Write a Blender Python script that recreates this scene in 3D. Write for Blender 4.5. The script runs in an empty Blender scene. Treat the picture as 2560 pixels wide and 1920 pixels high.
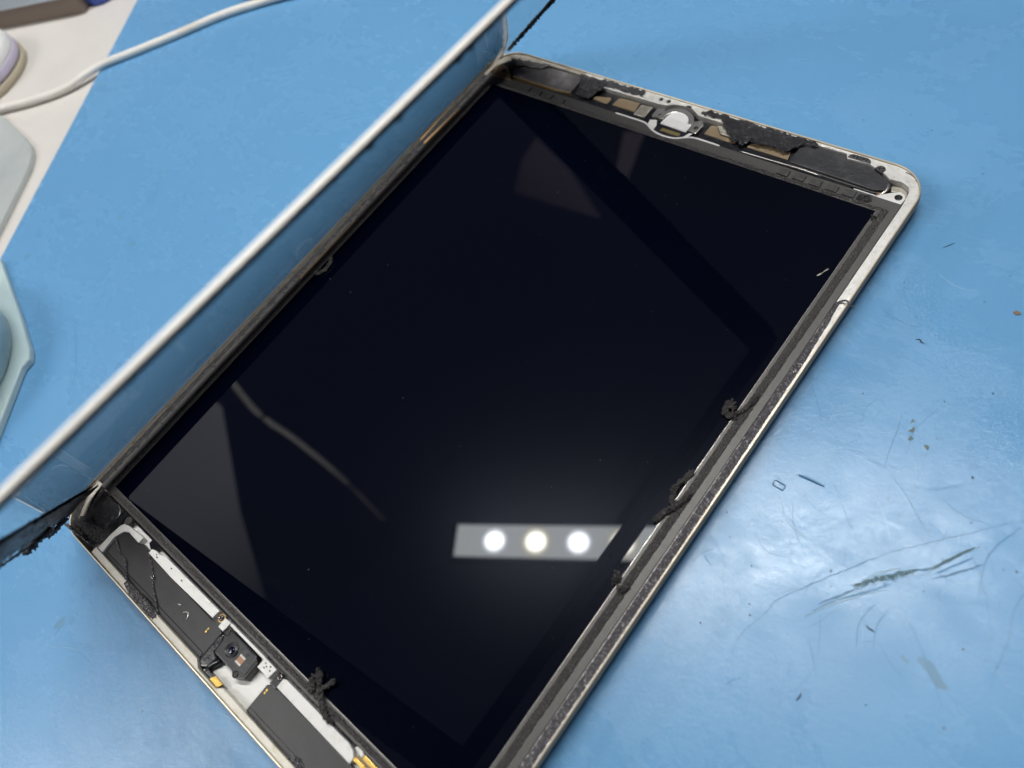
import bpy, bmesh, math, random
from mathutils import Vector, Matrix, noise
MM = 0.001
sc = bpy.context.scene
COL = sc.collection
# ------------------------------------------------------------------ camera
CAMLOC = (128.69, -62.00, 197.99)
RX = (0.75508587, 0.6041824, -0.25457604)      # camera right in tablet space
DN = (0.43778207, -0.75368053, -0.49021681)    # camera down
FW = (-0.48804937, 0.25870696, -0.83359374)    # camera forward
cam_d = bpy.data.cameras.new("camera")
cam = bpy.data.objects.new("camera", cam_d)
COL.objects.link(cam)
cam.matrix_world = Matrix(((RX[0], -DN[0], -FW[0], CAMLOC[0]*MM), (RX[1], -DN[1], -FW[1], CAMLOC[1]*MM),
                           (RX[2], -DN[2], -FW[2], CAMLOC[2]*MM), (0, 0, 0, 1)))
cam_d.sensor_width = 36
cam_d.lens = 36*1915.1/2560
cam_d.clip_start = 0.005
cam_d.clip_end = 20
cam_d.dof.use_dof = True
cam_d.dof.focus_distance = 0.236
cam_d.dof.aperture_fstop = 11.0
sc.camera = cam
# ------------------------------------------------------------------ world, exposure
w = bpy.data.worlds.new("World"); sc.world = w; w.use_nodes = True
bg = w.node_tree.nodes['Background']
bg.inputs[0].default_value = (0.62, 0.68, 0.95, 1); bg.inputs[1].default_value = 0.078
sc.view_settings.view_transform = 'Standard'; sc.view_settings.look = 'None'
sc.view_settings.exposure = 0.0; sc.view_settings.gamma = 1.0
sc.cycles.use_denoising = True
sc.cycles.max_bounces = 10; sc.cycles.transparent_max_bounces = 16
sc.cycles.sample_clamp_indirect = 6
LED_POWER = 1120.0      # radiance of one lit diode
FILL_LAMP = 12.5         # radiance of the added fill lamp beyond the lower left
BAR_GLOW = 6.2         # the lit diffuser strip between the diodes

# ------------------------------------------------------------------ materials
def nodes(m): return m.node_tree.nodes, m.node_tree.links
def mat(name, col, rough=0.5, metal=0.0, bump=None, var=None, spec=0.5, rvar=None, sheen=None):
    """bump=(scale,distance_mm,kind) ; var=(scale, colour2, low, high) noise mix to a second colour ; rvar=(scale,lo,hi)"""
    m = bpy.data.materials.new(name); m.use_nodes = True
    N, Lk = nodes(m); b = N['Principled BSDF']
    b.inputs['Base Color'].default_value = (*col, 1); b.inputs['Roughness'].default_value = rough
    b.inputs['Metallic'].default_value = metal; b.inputs['Specular IOR Level'].default_value = spec
    tc = N.new('ShaderNodeTexCoord')
    def ntex(scale, detail=5, rough_=0.6):
        t = N.new('ShaderNodeTexNoise'); t.inputs['Scale'].default_value = scale
        t.inputs['Detail'].default_value = detail; t.inputs['Roughness'].default_value = rough_
        Lk.new(tc.outputs['Object'], t.inputs['Vector']); return t
    if var:
        vs = var if isinstance(var, list) else [var]
        prev = None
        for (s, c2, lo, hi) in vs:
            t = ntex(s); r = N.new('ShaderNodeMapRange'); r.inputs[1].default_value = lo; r.inputs[2].default_value = hi
            Lk.new(t.outputs['Fac'], r.inputs[0])
            x = N.new('ShaderNodeMix'); x.data_type = 'RGBA'
            Lk.new(r.outputs[0], x.inputs[0]); x.inputs[7].default_value = (*c2, 1)
            if prev is None: x.inputs[6].default_value = (*col, 1)
            else: Lk.new(prev, x.inputs[6])
            prev = x.outputs[2]
        Lk.new(prev, b.inputs['Base Color'])
    if rvar:
        t = ntex(rvar[0]); r = N.new('ShaderNodeMapRange'); r.inputs[1].default_value = .3; r.inputs[2].default_value = .7
        r.inputs[3].default_value = rvar[1]; r.inputs[4].default_value = rvar[2]
        Lk.new(t.outputs['Fac'], r.inputs[0]); Lk.new(r.outputs[0], b.inputs['Roughness'])
    if bump:
        bn = N.new('ShaderNodeBump'); bn.inputs['Distance'].default_value = bump[1]*MM; bn.inputs['Strength'].default_value = 1.0
        if len(bump) > 2 and bump[2] == 'cell':
            t = N.new('ShaderNodeTexVoronoi'); t.inputs['Scale'].default_value = bump[0]
            Lk.new(tc.outputs['Object'], t.inputs['Vector']); Lk.new(t.outputs['Distance'], bn.inputs['Height'])
        else:
            t = ntex(bump[0], 6, .65); Lk.new(t.outputs['Fac'], bn.inputs['Height'])
        Lk.new(bn.outputs[0], b.inputs['Normal'])
    return m

M = {}
M['gold'] = mat('anodised_gold', (0.50, 0.335, 0.205), .5, .0, (9000, .004), None, .3)
M['rim'] = mat('bare_chamfer', (0.74, 0.64, 0.48), .34, .45)
M['alu'] = mat('cast_aluminium', (0.78, 0.77, 0.74), .34, .45, (1500, .22), (500, (.58, .55, .49), .45, .8))
M['alu_dull'] = mat('dull_aluminium', (0.50, 0.47, 0.41), .45, .7, (1200, .12), (300, (.30, .27, .22), .4, .75))
M['white'] = mat('white_plastic', (0.82, 0.81, 0.78), .42, 0, (900, .03), (260, (.66, .63, .55), .52, .85))
M['cream'] = mat('white_ledge', (0.74, 0.71, 0.62), .40, .15, (500, .10), [(220, (.56, .50, .36), .5, .8), (900, (.30, .27, .20), .66, .78)])
M['frame'] = mat('lcd_frame_metal', (0.088, 0.084, 0.078), .45, .2, (2500, .02), (700, (.10, .097, .093), .4, .7))
M['black'] = mat('black_plastic', (0.012, 0.013, 0.016), .30, 0, (2200, .02), (400, (.05, .05, .055), .5, .8))
M['speaker'] = mat('speaker_film', (0.034, 0.035, 0.040), .40, 0, (700, .14), [(180, (.10, .10, .105), .5, .8), (1500, (.02, .02, .022), .55, .7)])
M['dusty'] = mat('dusty_film', (0.075, 0.072, 0.072), .5, 0, (300, .06), [(120, (.22, .21, .22), .5, .75), (900, (.03, .03, .03), .6, .75)])
M['tar'] = mat('black_adhesive', (0.095, 0.090, 0.097), .16, 0, (1300, .60, 'cell'), (1500, (.40, .38, .40), .54, .70))
M['crumple'] = mat('crumpled_tape', (0.026, 0.026, 0.029), .24, 0, (1500, .75), (700, (.085, .083, .09), .52, .7))
M['foam'] = mat('black_foam', (0.058, 0.054, 0.053), .5, 0, (2600, .45, 'cell'), (2400, (.30, .28, .27), .55, .72))
M['foamblock'] = mat('foam_block_black', (0.055, 0.054, 0.052), .75, 0, (3500, .08), (700, (.085, .083, .08), .4, .7))
M['strip'] = mat('graphite_film', (0.045, 0.045, 0.046), .36, .2, (260, .05), (160, (.038, .038, .04), .4, .7))
M['tan'] = mat('tan_pad', (0.32, 0.24, 0.145), .45, .2, (500, .03), (200, (.25, .19, .12), .4, .7))
M['brass'] = mat('brass', (0.66, 0.45, 0.13), .32, .9, (1200, .05), (500, (.60, .38, .09), .4, .7))
M['dullbrass'] = mat('dull_brass', (0.52, 0.36, 0.18), .4, .8, (900, .03))
M['clip'] = mat('clip_bronze', (0.62, 0.40, 0.18), .4, .2)
M['steel'] = mat('screw_steel', (0.22, 0.20, 0.19), .22, 1.0, (3000, .01))
M['silver'] = mat('silver_bracket', (0.62, 0.59, 0.56), .30, .9, (1500, .02))
M['copper'] = mat('copper_contacts', (0.30, 0.17, 0.10), .4, .5)
M['gloss'] = mat('glossy_black_tape', (0.012, 0.013, 0.017), .12, 0, (400, .10))
M['lens'] = mat('lens_glass', (0.006, 0.006, 0.022), .03, 0)
M['pcb'] = mat('green_connector', (0.30, 0.29, 0.17), .4, .3, (3500, .1))
M['paper'] = mat('table_laminate', (0.73, 0.70, 0.65), .42, 0, (300, .02), (14, (.67, .63, .60), .35, .7))
M['cable'] = mat('braided_cable', (0.84, 0.81, 0.75), .45, 0, (1400, .10), (60, (.72, .66, .56), .5, .8))
M['slab'] = mat('grey_slab', (0.60, 0.64, 0.62), .35, .2, (700, .01), (30, (.50, .54, .54), .4, .7))
M['slab_side'] = mat('slab_side', (0.30, 0.28, 0.24), .5)
M['aqua'] = mat('pale_aqua_plastic', (0.54, 0.68, 0.70), .35, 0, None, (22, (.48, .60, .58), .35, .7))
M['clear'] = mat('cup_plastic', (0.55, 0.68, 0.74), .22, 0, None, (60, (.38, .52, .60), .4, .65))
M['lav'] = mat('lavender_band', (0.60, 0.55, 0.70), .5)
M['wht'] = mat('white_lid', (0.85, 0.84, 0.83), .4)
M['dark'] = mat('dark_gap', (0.03, 0.028, 0.026), .6)
M['beige'] = mat('beige_base', (0.52, 0.46, 0.34), .5)
M['brown'] = mat('shade_brown', (0.22, 0.17, 0.14), .6, 0, None, (20, (.22, .18, .14), .4, .7))  # brown stands in for shade on the lower side of the box
M['ltblue'] = mat('pale_blue_box', (0.62, 0.72, 0.80), .5)
M['blue'] = mat('blue_cap', (0.03, 0.08, 0.42), .35)
M['white_edge'] = mat('white_front_edge', (0.93, 0.89, 0.82), .3)
M['bezel'] = mat('black_bezel_ink', (0.006, 0.006, 0.008), .06)
M['scratch_d'] = mat('dirty_scratch', (0.060, 0.175, 0.32), .4)
M['scratch_m'] = mat('faint_scratch', (0.090, 0.255, 0.46), .3)
M['scratch_l'] = mat('raised_burr', (0.42, 0.60, 0.72), .25)
M['gouge'] = mat('gouged_rubber', (0.075, 0.17, 0.21), .5, 0, (1500, .3), (900, (.17, .20, .15), .5, .7))
M['dirt'] = mat('dirt', (0.13, 0.18, 0.18), .7)
M['flake'] = mat('rust', (0.22, 0.14, 0.08), .7)
M['glue'] = mat('dried_glue', (0.035, 0.026, 0.022), .85, 0, (900, .2), None, .1)
M['hair_d'] = mat('hairline_dark', (0.085, 0.23, 0.42), .4)
M['hair_l'] = mat('hairline_light', (0.30, 0.50, 0.68), .25)
M['dust'] = mat('dust', (0.35, 0.35, 0.38), .8)
M['smear'] = mat('smear', (0.012, 0.013, 0.018), .3)
M['teal'] = mat('teal_ink', (0.012, 0.05, 0.065), .2)
M['pinkish'] = mat('pinkish_sheet', (0.22, 0.18, 0.23), .7)
M['tanglue'] = mat('tan_edge', (0.36, 0.31, 0.24), .5)
M['fibre'] = mat('dark_fibre', (0.018, 0.022, 0.040), .5)
M['grease'] = mat('grease_mark', (0.115, 0.285, 0.455), .34, 0, (150, .02), (160, (.12, .25, .38), .4, .7))
M['pale_panel'] = mat('pale_panel', (0.6, 0.6, 0.66), .6)

# LCD: near-black polarizer glass, a sharp mirror with a faint smeary lobe
m = mat('lcd_glass', (0.0003, 0.0009, 0.0048), .015, 0, None, None, .55); M['lcd'] = m
N, Lk = nodes(m); b = N['Principled BSDF']; out = [n for n in N if n.type == 'OUTPUT_MATERIAL'][0]
g2 = N.new('ShaderNodeBsdfGlossy'); g2.inputs['Roughness'].default_value = .24; g2.inputs['Color'].default_value = (.75, .8, 1, 1)
mx = N.new('ShaderNodeMixShader'); mx.inputs[0].default_value = .0026
Lk.new(b.outputs[0], mx.inputs[1]); Lk.new(g2.outputs[0], mx.inputs[2]); Lk.new(mx.outputs[0], out.inputs[0])

# thin clear glass: mirror by Schlick, otherwise straight through
m = bpy.data.materials.new('clear_glass'); m.use_nodes = True; M['glass'] = m
N, Lk = nodes(m); N.remove(N['Principled BSDF']); out = [n for n in N if n.type == 'OUTPUT_MATERIAL'][0]
geo = N.new('ShaderNodeNewGeometry'); dp = N.new('ShaderNodeVectorMath'); dp.operation = 'DOT_PRODUCT'
Lk.new(geo.outputs['Incoming'], dp.inputs[0]); Lk.new(geo.outputs['Normal'], dp.inputs[1])
def mth(op, a, b_=None):
    n = N.new('ShaderNodeMath'); n.operation = op
    for i, v in enumerate((a, b_)):
        if v is None: continue
        if isinstance(v, (int, float)): n.inputs[i].default_value = v
        else: Lk.new(v, n.inputs[i])
    return n.outputs[0]
fr = mth('ADD', mth('MULTIPLY', mth('POWER', mth('SUBTRACT', 1.0, mth('ABSOLUTE', dp.outputs['Value'])), 5.4), .96), .035)
tr = N.new('ShaderNodeBsdfTransparent'); gl = N.new('ShaderNodeBsdfGlossy'); gl.inputs['Roughness'].default_value = .03
mx = N.new('ShaderNodeMixShader'); Lk.new(fr, mx.inputs[0]); Lk.new(tr.outputs[0], mx.inputs[1]); Lk.new(gl.outputs[0], mx.inputs[2])
Lk.new(mx.outputs[0], out.inputs[0])

# emitters of the lamp
def emit(name, col, s):
    m = bpy.data.materials.new(name); m.use_nodes = True
    N, Lk = nodes(m); N.remove(N['Principled BSDF']); out = [n for n in N if n.type == 'OUTPUT_MATERIAL'][0]
    e = N.new('ShaderNodeEmission'); e.inputs[0].default_value = (*col, 1); e.inputs[1].default_value = s
    Lk.new(e.outputs[0], out.inputs[0]); return m
M['led_a'] = emit('led_cool', (0.93, 0.95, 1.0), LED_POWER)
M['led_b'] = emit('led_warm', (1.0, 0.96, 0.84), LED_POWER)
M['glow'] = emit('lit_diffuser', (0.92, 0.98, 1.0), BAR_GLOW)

# the blue repair mat
m = mat('blue_rubber_mat', (0.125, 0.345, 0.60), .36, 0); M['mat'] = m
N, Lk = nodes(m); b = N['Principled BSDF']; tc = [n for n in N if n.type == 'TEX_COORD'][0]
def tex(scale, detail=6, rough=.6, stretch=None, rot=0.0, dist=0.0):
    t = N.new('ShaderNodeTexNoise'); t.inputs['Scale'].default_value = scale; t.inputs['Detail'].default_value = detail
    t.inputs['Roughness'].default_value = rough; t.inputs['Distortion'].default_value = dist
    mp = N.new('ShaderNodeMapping'); mp.inputs['Rotation'].default_value = (0, 0, rot)
    if stretch: mp.inputs['Scale'].default_value = stretch
    Lk.new(tc.outputs['Object'], mp.inputs[0]); Lk.new(mp.outputs[0], t.inputs['Vector']); return t.outputs['Fac']
def rng(x, a, b_, c=0., d=1.):
    r = N.new('ShaderNodeMapRange'); r.inputs[1].default_value = a; r.inputs[2].default_value = b_
    r.inputs[3].default_value = c; r.inputs[4].default_value = d; Lk.new(x, r.inputs[0]); return r.outputs[0]
def mixc(f, a, c):
    x = N.new('ShaderNodeMix'); x.data_type = 'RGBA'; Lk.new(f, x.inputs[0])
    if isinstance(a, tuple): x.inputs[6].default_value = (*a, 1)
    else: Lk.new(a, x.inputs[6])
    x.inputs[7].default_value = (*c, 1); return x.outputs[2]
def vor(scale, thr, rot, stretch):       # sparse dashes: stretched cells
    mp = N.new('ShaderNodeMapping'); mp.inputs['Rotation'].default_value = (0, 0, rot); mp.inputs['Scale'].default_value = stretch
    t = N.new('ShaderNodeTexVoronoi'); t.inputs['Scale'].default_value = scale
    Lk.new(tc.outputs['Object'], mp.inputs[0]); Lk.new(mp.outputs[0], t.inputs['Vector'])
    return rng(t.outputs['Distance'], thr, thr*.35)
c = mixc(rng(tex(9, 4), .35, .7), (0.138, 0.347, 0.605), (0.146, 0.364, 0.625))
c = mixc(rng(tex(30, 6, .65), .5, .85, 0, .12), c, (0.20, 0.42, 0.62))
c = mixc(rng(tex(120, 5, .7), .66, .8, 0, .15), c, (0.105, 0.275, 0.47))
c = mixc(rng(tex(26, 7, .7, (1, 6, 1), .5), .68, .82, 0, .28), c, (0.10, 0.25, 0.40))
for (s, thr, rot, st, col, amt) in ((90, .045, .5, (1, .16, 1), (0.05, .16, .30), .8), (70, .04, -.9, (1, .12, 1), (0.055, .17, .32), .7),
                                    (120, .06, 0, (1, 1, 1), (0.05, .10, .14), .8), (190, .05, 1.3, (1, .3, 1), (0.30, .48, .62), .6),
                                    (55, .022, 2.2, (1, .06, 1), (0.07, .2, .36), .7)):
    f = mth2 = N.new('ShaderNodeMath'); mth2.operation = 'MULTIPLY'; mth2.inputs[1].default_value = amt
    Lk.new(vor(s, thr, rot, st), mth2.inputs[0]); c = mixc(mth2.outputs[0], c, col)
c = mixc(rng(tex(1900, 2, .5), .38, .66, 0, .30), c, (0.115, 0.305, 0.545))
c = mixc(rng(tex(900, 4, .7), .60, .74, 0, .35), c, (0.10, 0.26, 0.46))
Lk.new(c, b.inputs['Base Color'])
b.inputs['Specular IOR Level'].default_value = .5
rm = N.new('ShaderNodeMath'); rm.operation = 'ADD'
Lk.new(rng(tex(22, 7, .68, None, 0, .8), .38, .64, .0, .17), rm.inputs[0]); Lk.new(rng(tex(55, 6, .7, (1, 4, 1), .6), .45, .7, .145, .175), rm.inputs[1])
rp = N.new('ShaderNodeMath'); rp.operation = 'ADD'
Lk.new(rm.outputs[0], rp.inputs[0]); Lk.new(rng(tex(38, 8, .68, (1, 2.2, 1), -.5, .3), .47, .66, 0, .11), rp.inputs[1])
Lk.new(rp.outputs[0], b.inputs['Roughness'])
bn = N.new('ShaderNodeBump'); bn.inputs['Distance'].default_value = .10*MM; bn.inputs['Strength'].default_value = .5
h = N.new('ShaderNodeMath'); h.operation = 'ADD'
hs = N.new('ShaderNodeMath'); hs.operation = 'MULTIPLY'; hs.inputs[1].default_value = .62
Lk.new(tex(170, 9, .76, (1, 1.8, 1), .7), hs.inputs[0]); Lk.new(hs.outputs[0], h.inputs[0]); Lk.new(tex(620, 6, .75, None, 0, .8), h.inputs[1])
Lk.new(h.outputs[0], bn.inputs['Height']); Lk.new(bn.outputs[0], b.inputs['Normal'])

# ------------------------------------------------------------------ mesh helpers (all lengths in mm)
def link(name, bm, ms, parent=None, smooth=False, loc=None):
    me = bpy.data.meshes.new(name)
    bmesh.ops.recalc_face_normals(bm, faces=bm.faces[:])
    for f in bm.faces: f.smooth = smooth
    bm.to_mesh(me); bm.free()
    me.transform(Matrix.Scale(MM, 4))
    for m_ in (ms if isinstance(ms, (list, tuple)) else [ms]): me.materials.append(M[m_])
    o = bpy.data.objects.new(name, me); COL.objects.link(o)
    if parent: o.parent = parent
    if loc: o.location = [v*MM for v in loc]
    return o
def empty(name, loc=(0, 0, 0)):
    o = bpy.data.objects.new(name, None); COL.objects.link(o); o.location = [v*MM for v in loc]
    o.empty_display_size = .01; return o
def tag(o, label=None, cat=None, group=None, kind=None):
    for k, v in (('label', label), ('category', cat), ('group', group), ('kind', kind)):
        if v: o[k] = v
    return o
def bevel(bm, wd, seg=2, ang=0.5):
    es = [e for e in bm.edges if len(e.link_faces) == 2 and e.calc_face_angle(0) > ang]
    if es and wd: bmesh.ops.bevel(bm, geom=es, offset=wd, segments=seg, affect='EDGES', profile=.6, clamp_overlap=True)
def add_prism(bm, pts, z0, z1, mi=0):
    lo = [bm.verts.new((x, y, z0)) for x, y in pts]; hi = [bm.verts.new((x, y, z1)) for x, y in pts]
    n = len(pts); fs = [bm.faces.new(hi), bm.faces.new(lo[::-1])]
    for i in range(n): fs.append(bm.faces.new((lo[i], lo[(i+1) % n], hi[(i+1) % n], hi[i])))
    for f in fs: f.material_index = mi
def prism(name, pts, z0, z1, ms, parent=None, bv=.2, seg=2, smooth=False):
    bm = bmesh.new(); add_prism(bm, pts, z0, z1); bmesh.ops.recalc_face_normals(bm, faces=bm.faces[:]); bevel(bm, bv, seg)
    return link(name, bm, ms, parent, smooth)
def rect(x0, y0, x1, y1): return [(x0, y0), (x1, y0), (x1, y1), (x0, y1)]
def rrect(hx, hy, r, n=10, cx=0, cy=0):
    out = []
    for (sx, sy, a0) in ((1, 1, 0), (-1, 1, 90), (-1, -1, 180), (1, -1, 270)):
        for i in range(n+1):
            a = math.radians(a0+90*i/n); out.append((cx+sx*(hx-r)+r*math.cos(a), cy+sy*(hy-r)+r*math.sin(a)))
    return out
def loops(bm, rings, mats, cap0=True, cap1=False):
    vs = [[bm.verts.new(p) for p in r] for r in rings]; n = len(rings[0])
    for k in range(len(vs)-1):
        for i in range(n):
            f = bm.faces.new((vs[k][i], vs[k][(i+1) % n], vs[k+1][(i+1) % n], vs[k+1][i])); f.material_index = mats[k]
    if cap0: bm.faces.new(vs[0][::-1]).material_index = mats[0]
    if cap1: bm.faces.new(vs[-1]).material_index = mats[-1]
def frame3(p, q):
    t = (q-p).normalized(); u = t.cross(Vector((0, 0, 1)))
    if u.length < 1e-3: u = Vector((1, 0, 0))
    u.normalize(); return t, u, u.cross(t)
def smooth_path(pts, step):
    pts = [Vector(p) for p in pts]; out = []
    for i in range(len(pts)-1):
        p0 = pts[max(i-1, 0)]; p1 = pts[i]; p2 = pts[i+1]; p3 = pts[min(i+2, len(pts)-1)]
        n = max(1, int((p2-p1).length/step))
        for k in range(n):
            t = k/n
            out.append(.5*((2*p1)+(p2-p0)*t+(2*p0-5*p1+4*p2-p3)*t*t+(3*p1-p0-3*p2+p3)*t**3))
    out.append(pts[-1]); return out
def add_tube(bm, pts, r, n=8, step=1.0, rough=0.0, seed=0, flat=1.0, freq=1.0, taper=True):
    P = smooth_path(pts, step); rings = []
    for i, p in enumerate(P):
        t, u, v = frame3(P[max(i-1, 0)], P[min(i+1, len(P)-1)])
        s = i/max(1, len(P)-1); rr = r(s) if callable(r) else r
        if taper and (i == 0 or i == len(P)-1): rr *= .45
        ring = []
        for k in range(n):
            a = 2*math.pi*k/n; d = u*math.cos(a)+v*math.sin(a)*flat
            q = p+d*rr
            if rough: q += d*rr*rough*noise.noise(q*freq+Vector((seed*7.3, seed*3.1, 0)))*1.8
            ring.append(q)
        rings.append(ring)
    loops(bm, rings, [0]*len(rings), True, True)
def tube(name, pts, r, ms, parent=None, **k):
    bm = bmesh.new(); add_tube(bm, pts, r, **k); return link(name, bm, ms, parent, True)
def add_strip(bm, pts, wd, h, step=.5, na=6, edge=.25, rough=.3, seed=0, freq=1.2):
    """a bumpy adhesive ribbon lying along pts (x,y,z base)"""
    P = smooth_path(pts, step); rows = []
    for i, p in enumerate(P):
        t, u, v = frame3(P[max(i-1, 0)], P[min(i+1, len(P)-1)])
        s = i/max(1, len(P)-1); ww = wd(s) if callable(wd) else wd
        o = Vector((seed*5.7, seed*2.9, 0))
        el = ww*.5*(1+edge*noise.noise(p*freq*.8+o)*1.6); er = ww*.5*(1+edge*noise.noise(p*freq*.8+o+Vector((31, 0, 0)))*1.6)
        row = []
        for k in range(na+1):
            f = k/na; x = -el+(el+er)*f; q = p+u*x
            if k in (0, na): z = -.15
            else: z = h*(.65+.35*math.sin(math.pi*f))*(1+rough*1.6*noise.noise(q*freq*1.7+o*2))+h*rough*.6*noise.noise(q*freq*5+o)
            row.append(bm.verts.new((q.x, q.y, p.z+z)))
        rows.append(row)
    for a, b_ in zip(rows, rows[1:]):
        for k in range(na): bm.faces.new((a[k], a[k+1], b_[k+1], b_[k]))
def strip(name, pts, wd, h, ms, parent=None, smooth=True, **k):
    bm = bmesh.new(); add_strip(bm, pts, wd, h, **k); return link(name, bm, ms, parent, smooth)
def sheet(name, quad, nx, ny, h, ms, parent=None, seed=0, freq=.5, th=.15, mask=None):
    """a crumpled sheet over a quad (4 corners x,y,z) : bilinear grid with ridged noise"""
    bm = bmesh.new(); A, B, C_, D = [Vector(q) for q in quad]; g = []
    for j in range(ny+1):
        row = []
        for i in range(nx+1):
            u, v = i/nx, j/ny; p = (A*(1-u)+B*u)*(1-v)+(D*(1-u)+C_*u)*v
            n1 = 1-abs(noise.noise(p*freq+Vector((seed, seed*2, 0))))*2; n2 = noise.noise(p*freq*3+Vector((seed, 9, 0)))
            e = min(u, 1-u, v, 1-v); e = min(1, e*6)
            jx = noise.noise(p*freq*1.5+Vector((3, seed, 5)))*1.0*(1-e); jy = noise.noise(p*freq*1.5+Vector((13, seed, 5)))*1.0*(1-e)
            row.append(bm.verts.new((p.x+jx, p.y+jy, p.z+h*(n1*.6+n2*.4))))
        g.append(row)
    for j in range(ny):
        for i in range(nx):
            if mask and not mask((i+.5)/nx, (j+.5)/ny): continue
            bm.faces.new((g[j][i], g[j][i+1], g[j+1][i+1], g[j+1][i]))
    for v in [v for v in bm.verts if not v.link_faces]: bm.verts.remove(v)
    return link(name, bm, ms, parent, True)
def add_cyl(bm, x, y, z0, z1, r, n=20, r2=None, mi=0):
    r2 = r if r2 is None else r2
    rings = [[(x+rr*math.cos(2*math.pi*i/n), y+rr*math.sin(2*math.pi*i/n), z) for i in range(n)] for rr, z in ((r, z0), (r2, z1))]
    loops(bm, rings, [mi], True, True)
def cyl(name, x, y, z0, z1, r, ms, parent=None, n=20, bv=.08, r2=None):
    bm = bmesh.new(); add_cyl(bm, x, y, z0, z1, r, n, r2); bmesh.ops.recalc_face_normals(bm, faces=bm.faces[:]); bevel(bm, bv, 2)
    return link(name, bm, ms, parent)
def lathe(bm, prof, n, cx, cy, mats):
    rings = [[(cx+r*math.cos(2*math.pi*i/n), cy+r*math.sin(2*math.pi*i/n), z) for i in range(n)] for r, z in prof]
    loops(bm, rings, mats, True, True)
def ring(name, hx, hy, r, x0, x1, y0, y1, z0, z1, ms, parent, bv=.12, ihx=0, ihy=0):
    """rectangular picture-frame ring, outer box x0..y1 inner half size"""
    bm = bmesh.new(); n = 3
    def rr(a0, b0, a1, b1, rad):
        return rrect((a1-a0)/2, (b1-b0)/2, rad, n, (a0+a1)/2, (b0+b1)/2)
    O = rr(x0, y0, x1, y1, r); I = rr(-ihx, -ihy, ihx, ihy, .3)
    rings = [[(x, y, z) for x, y in L_] for L_, z in ((O, z0), (O, z1), (I, z1), (I, z0))]
    vs = [[bm.verts.new(p) for p in r_] for r_ in rings]; k = len(O)
    for a in range(4):
        for i in range(k):
            bm.faces.new((vs[a][i], vs[a][(i+1) % k], vs[(a+1) % 4][(i+1) % k], vs[(a+1) % 4][i]))
    bmesh.ops.recalc_face_normals(bm, faces=bm.faces[:]); bevel(bm, bv, 2)
    return link(name, bm, ms, parent)

# ------------------------------------------------------------------ table, mat and marks on it
bm = bmesh.new(); add_prism(bm, rect(-900, -700, 800, 900), -30, -2.2)
tag(link('table', bm, 'paper'), kind='structure')
u = Vector((.543, -.840)); nrm = Vector((.840, .543)); p0 = Vector((-282, 7))
mp_ = [p0-u*420, p0+u*620, p0+u*620+nrm*760, p0-u*420+nrm*760]
workmat = prism('work_mat', [(p.x, p.y) for p in mp_], -2.2, 0, 'mat', None, .35, 2)
tag(workmat, 'scratched blue rubber repair mat lying under the opened tablet', 'mat')
def ribbon(bm, pts, wd, z=.03, step=1.0, seed=0, h=.05):
    P = smooth_path([(x, y, z) for x, y in pts], step); rows = []
    for i, p in enumerate(P):
        t, uu, v = frame3(P[max(i-1, 0)], P[min(i+1, len(P)-1)])
        s = i/max(1, len(P)-1); ww = wd*(.35+.65*math.sin(math.pi*min(max(s, .04), .96)))*(1+.6*noise.noise(p*.9+Vector((seed, 0, 0))))
        j = uu*(.22*noise.noise(p*.45+Vector((0, seed, 4)))+.12*noise.noise(p*1.7+Vector((seed, 0, 4))))
        rows.append([bm.verts.new(p+j-uu*ww*.5), bm.verts.new(p+j+Vector((0, 0, h))), bm.verts.new(p+j+uu*ww*.5)])
    for a, b_ in zip(rows, rows[1:]):
        for k in range(2): bm.faces.new((a[k], a[k+1], b_[k+1], b_[k]))
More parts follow.
